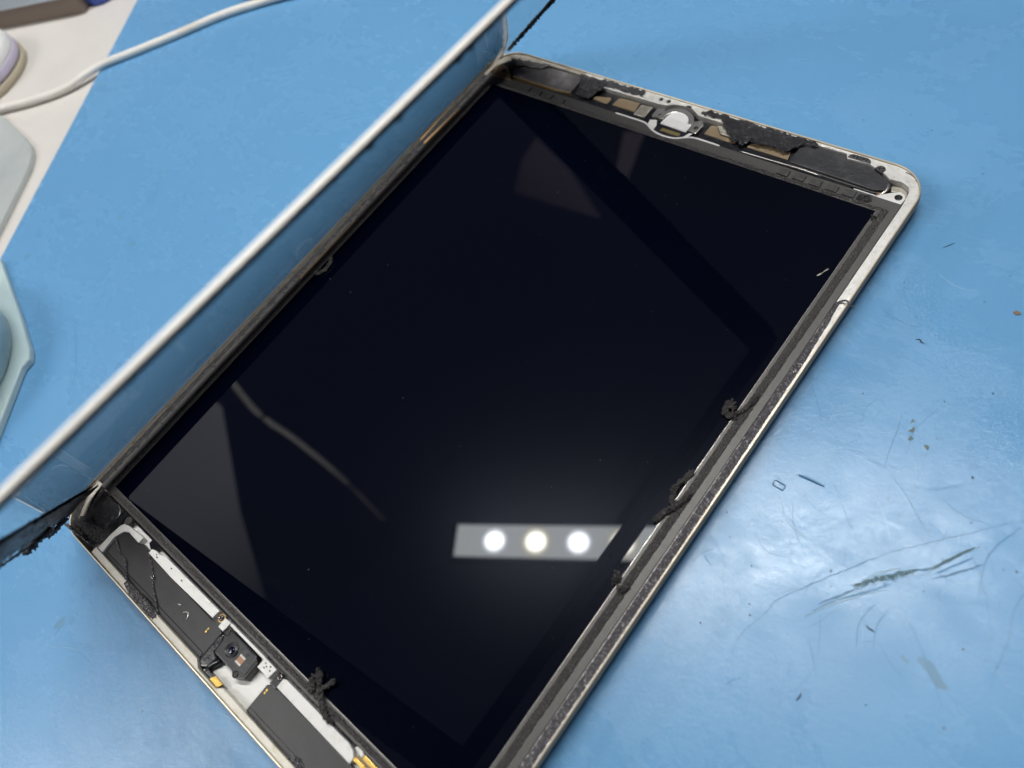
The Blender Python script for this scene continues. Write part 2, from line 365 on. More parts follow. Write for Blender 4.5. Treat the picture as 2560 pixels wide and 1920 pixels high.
SCR = [([(145.8, 34.1), (138.4, 25.6), (131.2, 17.5), (124.7, 9.9), (117.0, -1.8), (113.5, -7.4), (109.7, -13.7), (108.6, -19.0), (106.9, -24.8), (106.6, -29.9), (108.2, -32.3)], .30, 'scratch_d'),
       ([(115.6, 29.7), (120.5, 26.8), (124.7, 23.6), (128.3, 20.7), (131.0, 18.8)], .30, 'scratch_d'),
       ([(160, 40), (152.5, 17.3), (153.8, 5.7), (154.7, -5.0), (155.3, -7.3)], .35, 'scratch_m'),
       ([(134.4, -1.3), (139.0, -5.0), (144.4, -10.1), (149.1, -15.4)], .3, 'scratch_m'),
       ([(111.3, 46.3), (112.4, 40.6), (113.5, 34.0), (114.4, 30.0)], .22, 'scratch_d'),
       ([(87.6, 42.8), (92.0, 38.1), (95.4, 34.0)], .25, 'scratch_m'),
       ([(109.5, -38.3), (110.6, -36.2), (111.8, -34.6)], .3, 'scratch_d'),
       ([(89.1, -14.3), (90.6, -15.2), (92.3, -15.8)], .4, 'scratch_d'),
       ([(88, -18), (88.3, -14.6), (91, -11)], .2, 'scratch_m'),
       ([(104.7, 30.1), (108, 31), (112, 30.2), (118, 31.6)], .22, 'scratch_m'),
       ([(106, 20), (112, 14), (119, 8)], .24, 'scratch_m'), ([(100, 10), (104, 4), (110, -1)], .22, 'scratch_m'),
       ([(133, 38), (128, 32), (121, 27)], .22, 'scratch_m'), ([(118, 52), (116, 44), (117, 36)], .2, 'scratch_m'),
       ([(140, 20), (146, 13), (151, 4)], .3, 'scratch_m'), ([(96, -2), (101, -5), (106, -4)], .2, 'scratch_m'),
       ([(119, -18), (123, -22), (125, -25)], .25, 'scratch_m'), ([(128, -2), (127, -8), (129, -14)], .4, 'scratch_m'),
       ([(131, -1), (130.5, -7), (132, -12)], .4, 'scratch_m'), ([(146, 32), (143, 22), (145, 12)], .6, 'scratch_m'),
       ([(-165.8, -68.1), (-145.2, -80.1), (-137.6, -85.9), (-134, -91)], .9, 'scratch_m'),
       ([(-200, 5), (-192, -2), (-187, -10), (-184, -15)], .7, 'scratch_m'),
       ([(70, 125), (83, 128), (96, 126)], .2, 'scratch_m'), ([(100, 92), (106, 90), (112, 91)], .2, 'scratch_l'),
       ([(92, 74), (98, 72.5), (104, 73)], .3, 'scratch_d'), ([(-60, -152), (-55, -146), (-48, -142), (-40, -141)], .16, 'scratch_l'),
       ([(98, 8.5), (101, 4.5), (106, 3.5), (110, 2.2)], .35, 'scratch_l'), ([(101, 13), (108, 11), (115, 12)], .2, 'scratch_m'),
       ([(128, 30), (134, 28), (141, 29)], .2, 'scratch_m'), ([(106, 50), (103, 44), (104, 39)], .2, 'scratch_m')]
for i, (pts, wd, mm) in enumerate(SCR):
    bm = bmesh.new(); ribbon(bm, pts, wd*.62, .015, .8, i, .03); link('scratch', bm, mm, workmat)
GOUGE = [([(134.2, 11.6), (134.8, 12.7), (136.9, 16.8), (140.0, 22.0)], .8, 'gouge'), ([(135.6, 9.8), (136.2, 10.5), (139.6, 14.6), (142.9, 19.1)], .5, 'scratch_d'),
         ([(135.4, 11.4), (137.6, 14.8), (140.6, 19.4)], .5, 'scratch_m'), ([(131.4, 9.8), (132.9, 10.6), (134.4, 12.2)], .6, 'scratch_d'), ([(133.6, 9.4), (134.2, 11.2), (135.8, 13.2)], .35, 'scratch_l'),
         ([(117.6, -9.8), (118.9, -7.8), (121.1, -4.4), (123.2, -1.1)], .5, 'scratch_d'), ([(116.5, -14.4), (119.7, -8.6), (123.7, -3.5), (128.7, 2.2)], .4, 'scratch_l'),
         ([(117.4, -12.0), (120.6, -6.4), (124.8, -1.4), (128.4, 3.4)], .6, 'scratch_m'), ([(119.6, -7.6), (122.4, -3.8), (125.2, -.6)], .4, 'scratch_l'),
         ([(123.4, 1.6), (126, 5.4), (128.6, 8.4)], .5, 'scratch_l'), ([(129.6, 6.4), (131.8, 8.6), (133.2, 9.0)], .35, 'scratch_l')]
# the deep gouge with its ragged burr
gz = bmesh.new(); add_strip(gz, [(122.0, -1.6, 0), (124.4, 1.4, 0), (126.6, 4.0, 0), (128.9, 6.6, 0), (130.6, 8.6, 0), (131.9, 9.9, 0)], lambda s: .35+1.15*math.sin(math.pi*min(1, max(0, s)))**.8, .10, .25, 10, .55, 1.2, 3, 1.3)
link('gouge', gz, 'gouge', workmat, True)
for i, (pts, wd, mm) in enumerate(GOUGE):
    bm = bmesh.new(); ribbon(bm, pts, wd, .02, .5, 60+i, .10 if mm == 'scratch_l' else .03); link('burr' if mm == 'scratch_l' else 'gouge', bm, mm, workmat)
rnd = random.Random(5)
bm = bmesh.new()
for i in range(70):
    s = rnd.random(); c_ = Vector((122.4, -1.4)).lerp(Vector((131.2, 9.2)), s)
    x = c_.x+rnd.uniform(-.9, .7); y = c_.y+rnd.uniform(-.6, .9); a = rnd.uniform(-.9, .3)
    ribbon(bm, [(x, y), (x+rnd.uniform(.2, .8), y+a), (x+rnd.uniform(.5, 1.0), y+a*1.8)], rnd.uniform(.06, .16), .14, .25, i, .08)
tag(link('burr_fringe', bm, 'scratch_l', workmat), kind='stuff')
# a web of hairline scuffs nobody could count
for mm, cnt, sd in (('hair_d', 150, 3), ('hair_l', 130, 4)):
    rnd = random.Random(sd); bm = bmesh.new()
    for i in range(cnt):
        if i % 5: x, y = rnd.gauss(122, 17), rnd.gauss(8, 24)
        else: x, y = rnd.uniform(-230, 60), rnd.choice((rnd.uniform(122, 200), rnd.uniform(-170, -125), rnd.uniform(-60, 60)))
        if -90 < x < 89 and -123 < y < 122: continue
        a = rnd.choice((rnd.gauss(.6, .35), rnd.gauss(2.2, .4), rnd.uniform(0, 3.14))); L_ = rnd.choice((rnd.uniform(1, 4), rnd.uniform(2, 14))); cv = rnd.gauss(0, .12)
        ribbon(bm, [(x, y), (x+math.cos(a)*L_*.5, y+math.sin(a)*L_*.5), (x+math.cos(a+cv)*L_, y+math.sin(a+cv)*L_)], rnd.uniform(.05, .13), .012, .8, i, .008)
    tag(link('scuffs', bm, mm, workmat), kind='stuff')
def blotch(pts, mm, name, wob=.3, z=.02):
    bm = bmesh.new(); P = smooth_path([(x, y, z) for x, y in pts+[pts[0]]], .7)[:-1]
    vs = [bm.verts.new((p.x+wob*noise.noise(p*1.3), p.y+wob*noise.noise(p*1.3+Vector((9, 2, 0))), z)) for p in P]
    bm.faces.new(vs); return link(name, bm, mm, workmat)
blotch([(140.4, -8.1), (143, -7.6), (144.8, -8.6), (147.3, -10.5), (148.8, -10.9), (146, -12), (143.8, -10.4), (141, -9.3)], 'grease', 'stain', .5)
blotch([(137.6, -9.6), (139.6, -10.2), (139.2, -11), (137.4, -10.5)], 'grease', 'stain', .3)
for (x, y, r) in ((115.2, 43.2, 1.0), (116.2, 40.6, .8), (114.4, 45.4, .5), (120.2, 40.4, .7), (121, 38.5, .4), (-60, -141, 2.2), (-57, -138, 1.2)):
    blotch([(x-r*.5, y-r), (x+r*.4, y-r*.8), (x+r*.5, y+r*.7), (x-r*.3, y+r)], 'dirt' if r < 1.1 else 'grease', 'stain', .9)
for (x, y, r) in ((-192.7, -24.6, 1.6), (-219.2, -61, 1.6), (-288.7, 27.4, 1.4), (-173.4, -31, 1.6), (-225.8, -32.5, 1.0), (-196, 3, 1.2)):
    blotch([(x-r, y-r*.5), (x+r*.3, y-r*.6), (x+r, y+r*.5), (x-r*.2, y+r*.6)], 'grease', 'stain', .7)

# small debris lying on the mat
chip = empty('plastic_chip', (95.2, 12.1, .03)); tag(chip, 'tiny clear rectangular plastic chip lying on the blue mat right of the tablet', 'plastic chip')
bm = bmesh.new(); O = rrect(1.62, .85, .35, 5); I = rrect(1.48, .72, .25, 5); ca, sa = math.cos(-.05), math.sin(-.05)
def rt(L_, z): return [(x*ca-y*sa, x*sa+y*ca, z) for x, y in L_]
loops(bm, [rt(O, 0), rt(O, .3), rt(I, .36), rt(I, 0)], [0]*3, False, False); link('rim', bm, 'scratch_d', chip)
bm = bmesh.new(); bm.faces.new([bm.verts.new(q) for q in rt(I, .33)]); link('clear_face', bm, 'glass', chip)
def fibre(name, pts, r, mm, label, cat):
    o = tube(name, [(x, y, r*.9+.02) for x, y in pts], lambda s: r*(.4+.6*math.sin(math.pi*min(.97, max(.03, s)))), mm, None, n=6, step=.4)
    return tag(o, label, cat)
fibre('plastic_sliver', [(97.8, 17.2), (101, 17.6), (104.7, 17.7)], .34, 'scratch_m', 'thin dark translucent sliver lying beside the clear rectangular chip', 'sliver')
fibre('fibre', [(128.4, -8.2), (129.4, -8.5), (130.6, -8.4)], .17, 'fibre', 'short straight dark fibre lying below the deep gouge in the mat', 'fibre')
fibre('fibre', [(123.9, -32.0), (124.2, -30.8), (124.0, -29.7)], .19, 'fibre', 'short bent dark fibre lying at the bottom middle of the mat, right of the tablet', 'fibre')
fibre('fibre', [(104.3, 68.7), (105.2, 69.3), (106, 68.6), (106.8, 68.8)], .18, 'fibre', 'wavy dark fibre lying on the mat right of the tablet edge tape end', 'fibre')
fibre('fibre', [(97.2, 101), (98.2, 102.2), (99.3, 104)], .12, 'fibre', 'short dark fibre lying on the mat above the bare right corner', 'fibre')
o = prism('rust_flake', [(121.4, 88.2), (122.4, 87.7), (123.3, 88.3), (122.9, 89.0), (121.8, 89.1)], .02, .3, 'flake', None, .08)
tag(o, 'brown flake lying on the mat near the right photo edge', 'flake')
rnd = random.Random(11); k = 0
proto = None
while k < 26:
    x, y = rnd.uniform(88, 155), rnd.uniform(-35, 125)
    if y > 120-(x-88)*.9 and x > 120: continue
    if rnd.random() > .35 and y > 55: continue
    if proto is None:
        bm = bmesh.new(); bmesh.ops.create_icosphere(bm, subdivisions=1, radius=.3)
        for v in bm.verts: v.co = v.co*(1+.5*noise.noise(v.co*4)); v.co.z *= .6
        proto = link('grit_speck', bm, 'fibre', None, True); o = proto
    else: o = proto.copy(); COL.objects.link(o)
    s = rnd.uniform(.3, .8); o.location = (x*MM, y*MM, .12*MM); o.scale = (s*rnd.uniform(.7, 1.6), s, s); o.rotation_euler[2] = rnd.uniform(0, 6.2)
    tag(o, 'tiny dark speck of grit on the blue mat right of the tablet', 'speck', 'grit specks on the mat'); k += 1

# ------------------------------------------------------------------ tablet
T = empty('tablet'); tag(T, 'opened gold tablet with bare black screen and exposed white frame on the mat', 'tablet')
bm = bmesh.new()
prof = [(-9, .25), (-4, .5), (-1.6, 1.3), (-.35, 2.6), (.25, 3.8), (.22, 5.6), (.05, 6.5), (-.10, 6.76), (-.34, 6.8), (-.46, 6.5), (-.5, 2.3)]
rings = [[(x, y, z) for x, y in rrect(85.3+d, 119.7+d, 11.5+d, 12)] for d, z in prof]
loops(bm, rings, [0, 0, 0, 0, 0, 0, 1, 1, 1, 2], True, True)
shell = link('shell', bm, ['gold', 'rim', 'alu_dull'], T, True)
me = shell.data
for p in me.polygons:
    if abs(p.normal.z) > .98: p.use_smooth = False
tag(shell, 'gold anodised metal back shell with bright rim')

# ledges
prism('side_ledge', [(82.25, -105), (84.82, -105), (84.82, 106.2), (82.25, 106.2)], 2.4, 6.15, 'alu', T, .1)
def ledge_strip(name, outer, inner, z0, z1, ms, n=60):
    """quads between two polylines sampled by length, with a wall on the inner side"""
    def samp(L_, k):
        P = [Vector(p) for p in L_]; d = [0]
        for a, b_ in zip(P, P[1:]): d.append(d[-1]+(b_-a).length)
        out = []
        for i in range(k+1):
            t = d[-1]*i/k; j = max(jj for jj in range(len(d)) if d[jj] <= t+1e-6); j = min(j, len(P)-2)
            out.append(P[j].lerp(P[j+1], (t-d[j])/max(1e-6, d[j+1]-d[j])))
        return out
    bm = bmesh.new(); O = samp(outer, n); I = samp(inner, n)
    vo = [bm.verts.new((p.x, p.y, z1)) for p in O]; vi = [bm.verts.new((p.x, p.y, z1)) for p in I]; vb = [bm.verts.new((p.x, p.y, z1-.12)) for p in I]; vd = [bm.verts.new((p.x, p.y, z0)) for p in I]
    for v, p, q in zip(vi, I, O): v.co.xy = p.lerp(q, min(.3, .12/max(.01, (q-p).length)))
    for k in range(n):
        for a, b_ in ((vo, vi), (vi, vb), (vb, vd)): bm.faces.new((a[k], a[k+1], b_[k+1], b_[k]))
    return link(name, bm, ms, T)
ledge_strip('end_ledge', [(84.8, 106.2), (84.75, 109.5), (83.9, 113.3), (81.3, 116.9), (77.4, 118.9), (74, 119.22), (69, 119.22), (60, 119.22), (48, 119.22), (44, 119.22)],
            [(82.25, 106.2), (81.8, 110.8), (80.9, 112.8), (78.5, 113.9), (74.8, 113.7), (72.3, 115.2), (69.2, 116.2), (67.2, 116.9), (60, 116.6), (59, 118.3), (47.9, 118.2), (44, 116.8)], 2.6, 6.15, 'alu', 110)
ledge_strip('end_ledge', [(44, 119.22), (24, 119.22), (7.2, 119.22), (2.9, 119.22), (-3.2, 119.22), (-9, 119.22), (-31, 119.22), (-43.5, 119.22)],
            [(44, 116.6), (24, 116.2), (15.6, 115.6), (7.2, 115.7), (5, 116.9), (2.9, 117.9), (0, 117.95), (-3.2, 117.3), (-5.6, 115.9), (-9, 115.5), (-30.9, 115.2), (-43.5, 115.6)], 2.6, 6.15, 'alu', 110)
ledge_strip('end_ledge', [(-43.5, 119.22), (-60, 119.22), (-73, 119.22), (-77.8, 118.3), (-81.8, 115.3), (-84, 111), (-84.5, 104)],
            [(-43.5, 117.9), (-60, 117.8), (-74.5, 115.4), (-78, 113.2), (-80.6, 111.6), (-81.8, 109.8), (-82.3, 104)], 2.6, 6.1, 'alu_dull', 70)
prism('pocket_floor', rect(-82, 104, 82, 118.6), 2.3, 3.2, 'black', T, .0)
ledge_strip('camera_end_ledge', [(-64.4, -119.22), (-40, -119.22), (-20, -119.22), (-7.4, -119.22)], [(-64.4, -117.0), (-60.4, -117.1), (-26.6, -117.2), (-7.4, -117.1)], 2.8, 6.15, 'cream', 40)
ledge_strip('camera_end_ledge', [(-7.4, -119.22), (-4.9, -119.22), (3.6, -119.22), (5.4, -119.22)], [(-7.4, -117.1), (-4.9, -118.6), (3.6, -118.6), (5.4, -117.25)], 2.8, 6.15, 'cream', 30)
ledge_strip('camera_end_ledge', [(5.4, -119.22), (40, -119.22), (73, -119.22), (80.5, -117), (84, -112), (84.6, -105)], [(5.4, -117.25), (40, -117.3), (70, -117.0), (78, -115.6), (81.4, -112), (82.25, -105)], 2.8, 6.15, 'cream', 60)
prism('white_floor', rect(-64, -118.5, 82, -104), 2.3, 3.3, 'white', T, 0)
prism('side_ledge', rect(-84.5, -104, -82.2, 104), 2.4, 4.9, 'crumple', T, .1)
# arc slot and holes in the bare ledge
bm = bmesh.new(); P = [(77.6, 117.9), (79.3, 117.6), (80.9, 116.8), (82.0, 115.6)]
add_strip(bm, [(x, y, 6.12) for x, y in P], .75, .06, .3, 4, 0, 0); link('arc_slot', bm, 'frame', T)
for (x, y, r) in ((-9.1, 117.6, .8), (-6.0, 117.7, .8), (8.3, 117.3, .75)):
    bm = bmesh.new(); add_cyl(bm, x, y, 6.1, 6.22, r, 18); h = link('ledge_hole', bm, 'dark', T)
    bm = bmesh.new(); bmesh.ops.create_icosphere(bm, subdivisions=2, radius=.45)
    link('hole_screw', bm, 'steel', h, True).location = ((x+.15)*MM, (y-.1)*MM, 6.15*MM)
prism('ledge_notch', rect(1.2, 117.7, 3.1, 118.5), 6.1, 6.22, 'black', T, 0)

# display
lcd = prism('screen', rect(-76.6, -100.85, 76.6, 100.95), 3.2, 5.80, 'lcd', T, .06, 1)
tag(lcd, 'black glossy display panel')
ring('screen_frame', 0, 0, .6, -82.0, 82.0, -103.55, 106.1, 3.1, 5.92, 'frame', T, .10, 76.68, 101.02)
prism('frame_gap', rect(81.95, -103, 82.3, 105.5), 4, 5.35, 'dark', T, 0)
prism('frame_gap', rect(-76, -104.35, 83, -103.5), 4, 5.3, 'gloss', T, .1)
rnd = random.Random(8); bm = bmesh.new()
for i in range(46):
    x, y, r = rnd.uniform(-74, 74), rnd.uniform(-98, 98), rnd.choice((.05, .07, .07, .11))
    add_prism(bm, [(x-r, y-r*.6), (x+r*rnd.uniform(.5, 2), y-r*.4), (x+r*.6, y+r), (x-r*.7, y+r*.7)], 5.79, 5.86)
tag(link('dust', bm, 'dust', lcd), kind='stuff')
# highlight along two glass edges, put in as silver strips
bm = bmesh.new(); add_prism(bm, rect(-76.66, -101.0, 76.66, -100.87), 5.7, 5.86); add_prism(bm, rect(76.62, -100.8, 76.74, 101.0), 5.7, 5.86)
link('edge_highlight', bm, 'silver', T)

# foam gasket runs
strip('foam_gasket', [(78.85, 102.4, 5.9), (78.75, 60, 5.9), (78.75, 0, 5.9), (78.75, -103, 5.9)], 2.5, .38, 'foam', T, step=.3, na=10, edge=.12, rough=.6, seed=1, freq=1.9)
strip('foam_gasket', [(-75.5, 101.9, 5.9), (-20, 101.9, 5.9), (40, 101.8, 5.9), (78.6, 102.0, 5.9)], 1.5, .3, 'foam', T, step=.45, na=6, edge=.35, rough=.7, seed=2, freq=1.6)
strip('foam_gasket', [(-76, -102.15, 5.9), (0, -102.2, 5.9), (50, -102.2, 5.9), (80, -102.2, 5.9)], 1.7, .35, 'foam', T, step=.45, na=6, edge=.18, rough=.6, seed=3, freq=1.7)
strip('foam_gasket', [(-78.2, -101, 5.9), (-78.2, 0, 5.9), (-77.9, 60, 5.9), (-77.6, 101, 5.9)], 2.4, .45, 'foam', T, step=.5, na=6, edge=.2, rough=.6, seed=4, freq=1.4)
strip('adhesive_run', [(-82.2, -104, 5.3), (-82.3, 0, 5.4), (-81.8, 104, 5.3)], 3.6, .5, 'crumple', T, step=.6, na=6, edge=.2, rough=.7, seed=8, freq=.8)
for (x, y) in ((43.8, 102.5), (49.1, 102.55), (54.55, 102.5), (59.85, 102.55), (65.2, 102.6)):
    prism('foam_block', [(x, y), (x+3.65, y-.05), (x+3.55, y+2.5), (x+.1, y+2.35)], 5.85, 6.42, 'foamblock', T, .1)
for (x, y, w_) in ((-63.8, 102.3, 4.4), (-58.6, 101.9, 4.6), (-53.0, 102.2, 4.5), (-47.5, 101.9, 5.0)):
    prism('foam_block', [(x, y), (x+w_, y+.1), (x+w_, y+2.5), (x+.2, y+2.3)], 5.85, 6.42, 'foamblock', T, .1)
prism('foam_flap', [(69.5, 102.7), (73.6, 103.0), (72.3, 105.4), (69.8, 104.9)], 5.9, 6.25, 'crumple', T, .1)
tube('foam_flap', [(72.0, 105.6, 6.3), (73.2, 104.6, 6.6), (73.9, 103.4, 6.2)], .28, 'foam', T, n=6, step=.4, rough=.5)

# right-hand adhesive tape on the ledge
strip('edge_tape', [(82.75, 66.4, 6.15), (82.95, 61, 6.15), (83.15, 54, 6.15), (83.5, 0, 6.15), (83.5, -60, 6.15), (83.4, -104, 6.15)], lambda s: 1.1+1.35*min(1, s*7), .30, 'tar', T, step=.22, na=11, edge=.06, rough=1.0, seed=5, freq=2.4)
bm = bmesh.new(); add_strip(bm, [(82.2, 65.3, 6.2), (83.2, 66.6, 6.9), (84.4, 67.2, 7.5), (85.8, 66.8, 7.5), (86.8, 66.4, 7.2), (87.7, 66.15, 6.9)], lambda s: 1.0-.8*s, .12, .25, 5, .15, .4, 2)
link('torn_tape_tip', bm, 'tar', T, True)

# ---- home button end: parts
prism('speaker', [(44.6, 109.2), (72.6, 108.7), (75.4, 109.9), (76.5, 110.9), (75.8, 112.9), (73.8, 114.0), (71.8, 115.5), (69.8, 116.4), (67.2, 117.0), (59.6, 116.9), (59.2, 118.4), (47.9, 118.3), (44.4, 116.8)], 3.2, 5.35, 'speaker', T, .35, 3)
prism('speaker_lip', [(45, 108.45), (72.5, 108.25), (74.9, 109.3), (72.6, 108.78), (44.6, 109.28)], 3.2, 4.6, 'frame', T, .1)
def ear(pts): return prism('screw_ear', pts, 5.0, 6.3, 'speaker', T, .15)
ear([(59.9, 116.95), (60.0, 118.2), (60.9, 118.8), (65.6, 118.9), (66.8, 118.2), (67.2, 117.05)])
ear([(69.0, 115.9), (69.5, 117.1), (70.4, 117.7), (71.6, 117.5), (72.3, 116.5), (71.9, 114.8)])
ear([(-79.6, 104.6), (-81.4, 108.6), (-80.4, 110.6), (-78.4, 111.2), (-75.4, 109.8), (-70.4, 105.2)]).data.materials[0] = M['dullbrass']
def screw(x, y, z, r, parent=T, ms='steel', cross=True):
    bm = bmesh.new()
    lathe(bm, [(r, z-.6), (r, z+.02), (r*.82, z+.22), (r*.5, z+.28), (r*.46, z+.12)], 20, x, y, [0]*4)
    s = link('screw', bm, ms, parent, True)
    if cross:
        bm = bmesh.new(); a = .42*r
        add_prism(bm, rect(x-a, y-a*.28, x+a, y+a*.28), z+.02, z+.30); add_prism(bm, rect(x-a*.28, y-a, x+a*.28, y+a), z+.02, z+.305)
        link('cross_slot', bm, 'dark', s)
    return s
for (x, y) in ((62.1, 118.0), (65.0, 118.0), (70.9, 116.5)): screw(x, y, 6.3, .72)
prism('corner_tab', [(73.6, 106.5), (77.9, 110.0), (79.6, 110.9), (81.2, 110.2), (81.8, 108.8), (81.6, 106.3)], 4.4, 5.5, 'white', T, .2)
screw(79.9, 108.6, 5.5, 1.15, ms='black')
prism('pocket_wall', [(75.9, 113.2), (78.6, 113.75), (80.8, 112.7), (81.7, 110.8), (81.9, 108), (80.9, 110.9), (79, 111.6), (76.6, 111.2)], 2.6, 4.2, 'alu_dull', T, .2)
tube('antenna_cable', [(74.4, 107.3, 5.0), (75.4, 108.6, 5.4), (75.7, 110.2, 5.6), (75.1, 112.2, 5.5)], .42, 'silver', T, n=8, step=.4)
prism('copper_tab', [(73.8, 106.9), (75.5, 108.1), (75.2, 109.2), (73.6, 108.3)], 4.6, 5.1, 'copper', T, .1)
prism('white_seal', rect(67.3, 106.05, 74.2, 106.4), 5.4, 6.05, 'wht', T, .08)
tube('silver_rail', [(28, 107.0, 5.5), (38.3, 107.2, 5.6), (49.0, 107.5, 5.6), (56.3, 107.4, 5.5)], .26, 'silver', T, n=8, step=2)
prism('channel', rect(-54, 106.15, 66, 108.2), 3.2, 4.7, 'black', T, .2)
# tan pads under the black cover
for pts in ([(-25.6, 110.2), (-25.3, 113.6), (-24.5, 114.3), (-16.4, 114.7), (-15.8, 110.2)], [(-35, 110.3), (-34.6, 111.4), (-32.5, 112.0), (-28.2, 113.2), (-27.6, 112.4), (-27.6, 110.2), (-28.4, 109.7)],
            [(-42.2, 110.4), (-42.0, 112.4), (-40.4, 112.5), (-39.4, 111), (-39.6, 109.7)], [(12.7, 110.3), (12.9, 114.2), (13.6, 114.9), (16.2, 114.9), (24.2, 112.6), (24.6, 110.6), (23.6, 110)],
            [(28.8, 110.4), (29.4, 112.4), (32.2, 113.3), (42.7, 114.2), (43.4, 110.5)]):
    prism('tan_pad', pts, 3.9, 4.55, 'tan', T, .15)
prism('pad_surround', [(-44, 108.3), (-9, 108.3), (-9, 115.2), (-44, 115.2)], 3.1, 4.2, 'black', T, .1)
prism('pad_surround', [(11, 108.3), (44.2, 108.3), (44.2, 116.2), (11, 115.4)], 3.1, 4.2, 'black', T, .1)
prism('flex_fold', [(-15.1, 108.5), (-15.0, 113.6), (-10.2, 114.1), (-10.4, 108.5)], 4.3, 5.3, 'alu_dull', T, .3, 3)
prism('connector_block', [(-10.3, 108.2), (-10.0, 114.4), (-8.2, 113.8), (-7.0, 110.5), (-7.2, 106.9)], 3.4, 4.7, 'gloss', T, .2)
# home button bracket
bm = bmesh.new(); arc = []
for i in range(13):
    a = math.radians(200-220*i/12); arc.append((.9+6.4*math.cos(a), 111.6+5.4*math.sin(a)))
inn = [(.9+4.5*math.cos(math.radians(200-220*i/12)), 111.4+3.6*math.sin(math.radians(200-220*i/12))) for i in range(13)]
add_prism(bm, arc+inn[::-1], 4.2, 5.6); bmesh.ops.recalc_face_normals(bm, faces=bm.faces[:]); bevel(bm, .2)
hb = link('button_bracket', bm, 'silver', T)
prism('bracket_foot', [(-8.6, 110.4), (-8.6, 114.0), (-6.2, 115.2), (-4.6, 113.3), (-4.4, 110.2)], 3.6, 5.3, 'silver', T, .3)
prism('bracket_foot', [(6.6, 110.2), (6.8, 113.2), (9.4, 114.9), (10.9, 113.0), (10.6, 108.6), (8.4, 108.4)], 3.6, 5.3, 'silver', T, .3)
screw(-5.6, 111.6, 5.3, .8); screw(9.3, 110.8, 5.3, .85)
cyl('home_button', 1.2, 111.6, 3.6, 5.5, 4.2, 'wht', T, 32, .25)
prism('button_block', [(-2.9, 107.3), (7.7, 107.0), (7.9, 110.8), (-2.5, 111.1)], 4.0, 6.35, 'wht', T, .3, 3)
prism('button_block_base', [(-3.4, 106.9), (8.2, 106.6), (8.4, 108), (-3.0, 108)], 3.2, 4.9, 'alu_dull', T, .15)
pc = prism('pin_connector', rect(-1.2, 104.6, 6.4, 105.9), 5.2, 6.0, 'pcb', T, .1)
for i in range(10):
    bm = bmesh.new(); add_prism(bm, rect(-.95+i*.72, 104.5, -.6+i*.72, 106.0), 5.9, 6.08); link('pin', bm, 'brass', pc)
prism('copper_tab', [(8.0, 106.3), (9.4, 107.2), (9.2, 108.3), (7.9, 107.2)], 3.6, 4.4, 'copper', T, .1)
prism('recess_floor', [(-6.8, 104.9), (-4.4, 103.9), (.5, 102.8), (6, 103.4), (9.6, 105.6), (10.4, 108), (-8.2, 108.2)], 3.0, 5.94, 'black', T, .05)
prism('recess_wall', [(-7.0, 105.4), (-4.6, 104.2), (-3.4, 104.0), (-3.6, 106.4), (-5.0, 108.6), (-7.4, 107.8)], 3.0, 5.98, 'white', T, .2)
prism('recess_wall', [(7.6, 104.6), (9.4, 105.6), (10.2, 107.6), (8.8, 107.4)], 3.0, 5.98, 'white', T, .2)
tube('white_bead', [(-21, 105.95, 5.85), (-14, 105.95, 5.85), (-9, 105.9, 5.85), (-6.6, 105.2, 5.85), (-4.6, 104.1, 5.85), (-2, 103.2, 5.85), (.5, 102.85, 5.85), (3.4, 102.9, 5.85), (6, 103.5, 5.85), (8.4, 104.8, 5.85), (11.4, 106.0, 5.85), (16, 106.15, 5.85), (21.4, 106.1, 5.85)], .36, 'wht', T, n=8, step=.8)
# torn crumpled tapes over the home button end
sheet('crumpled_tape', [(-44.2, 115.9, 6.3), (-16.0, 115.8, 6.35), (-16.2, 119.0, 6.4), (-45.0, 118.1, 6.4)], 70, 10, .28, 'speaker', T, 2, .55)
sheet('crumpled_tape', [(-39.5, 108.2, 5.3), (-35.0, 108.4, 5.3), (-32.0, 116.4, 6.4), (-44.2, 116.6, 6.4)], 26, 26, .5, 'crumple', T, 3, .6)
sheet('crumpled_tape', [(8.5, 116.1, 6.5), (49.4, 117.2, 6.35), (49.2, 118.7, 6.5), (9.5, 118.6, 6.5)], 90, 8, .3, 'crumple', T, 6, .55)
sheet('crumpled_tape', [(21.0, 111.6, 5.9), (42.2, 112.0, 5.8), (46.5, 117.6, 6.5), (15.5, 117.0, 6.6)], 70, 22, .5, 'crumple', T, 7, .5)
sheet('crumpled_tape', [(23.5, 109.7, 5.4), (28.8, 110.2, 5.5), (29.5, 113, 6.2), (21.0, 113.2, 6.3)], 22, 14, .55, 'crumple', T, 9, .8)
prism('flex_cable', [(15.2, 114.6), (19.0, 115.2), (23.2, 112.6), (22.6, 111.6), (18.4, 111.6)], 4.7, 5.4, 'alu_dull', T, .2)
# ---- top-left corner
prism('speaker', [(-74.4, 111.6), (-71.8, 108.6), (-55.5, 108.7), (-43.9, 109.2), (-44.0, 116.4), (-45.4, 118.0), (-59.2, 117.7), (-69.0, 115.2)], 3.2, 5.3, 'dusty', T, .3, 3)
prism('speaker_lip', [(-72, 107.9), (-55, 108.0), (-48.6, 108.1), (-43.6, 109.0), (-43.9, 109.3), (-55, 108.75), (-72, 108.65)], 3.2, 5.1, 'dullbrass', T, .1)
screw(-76.6, 108.6, 6.3, 1.1, ms='black')
sheet('residue', [(-76, 112.8, 5.6), (-62, 115.6, 5.7), (-60, 118.2, 6.3), (-78.5, 115.6, 6.2)], 26, 10, .4, 'dusty', T, 4, .6)
prism('brass_clip', [(-82.0, 64), (-80.7, 63.6), (-79.3, 84.2), (-80.6, 84.7)], 5.4, 6.3, 'clip', T, .15)
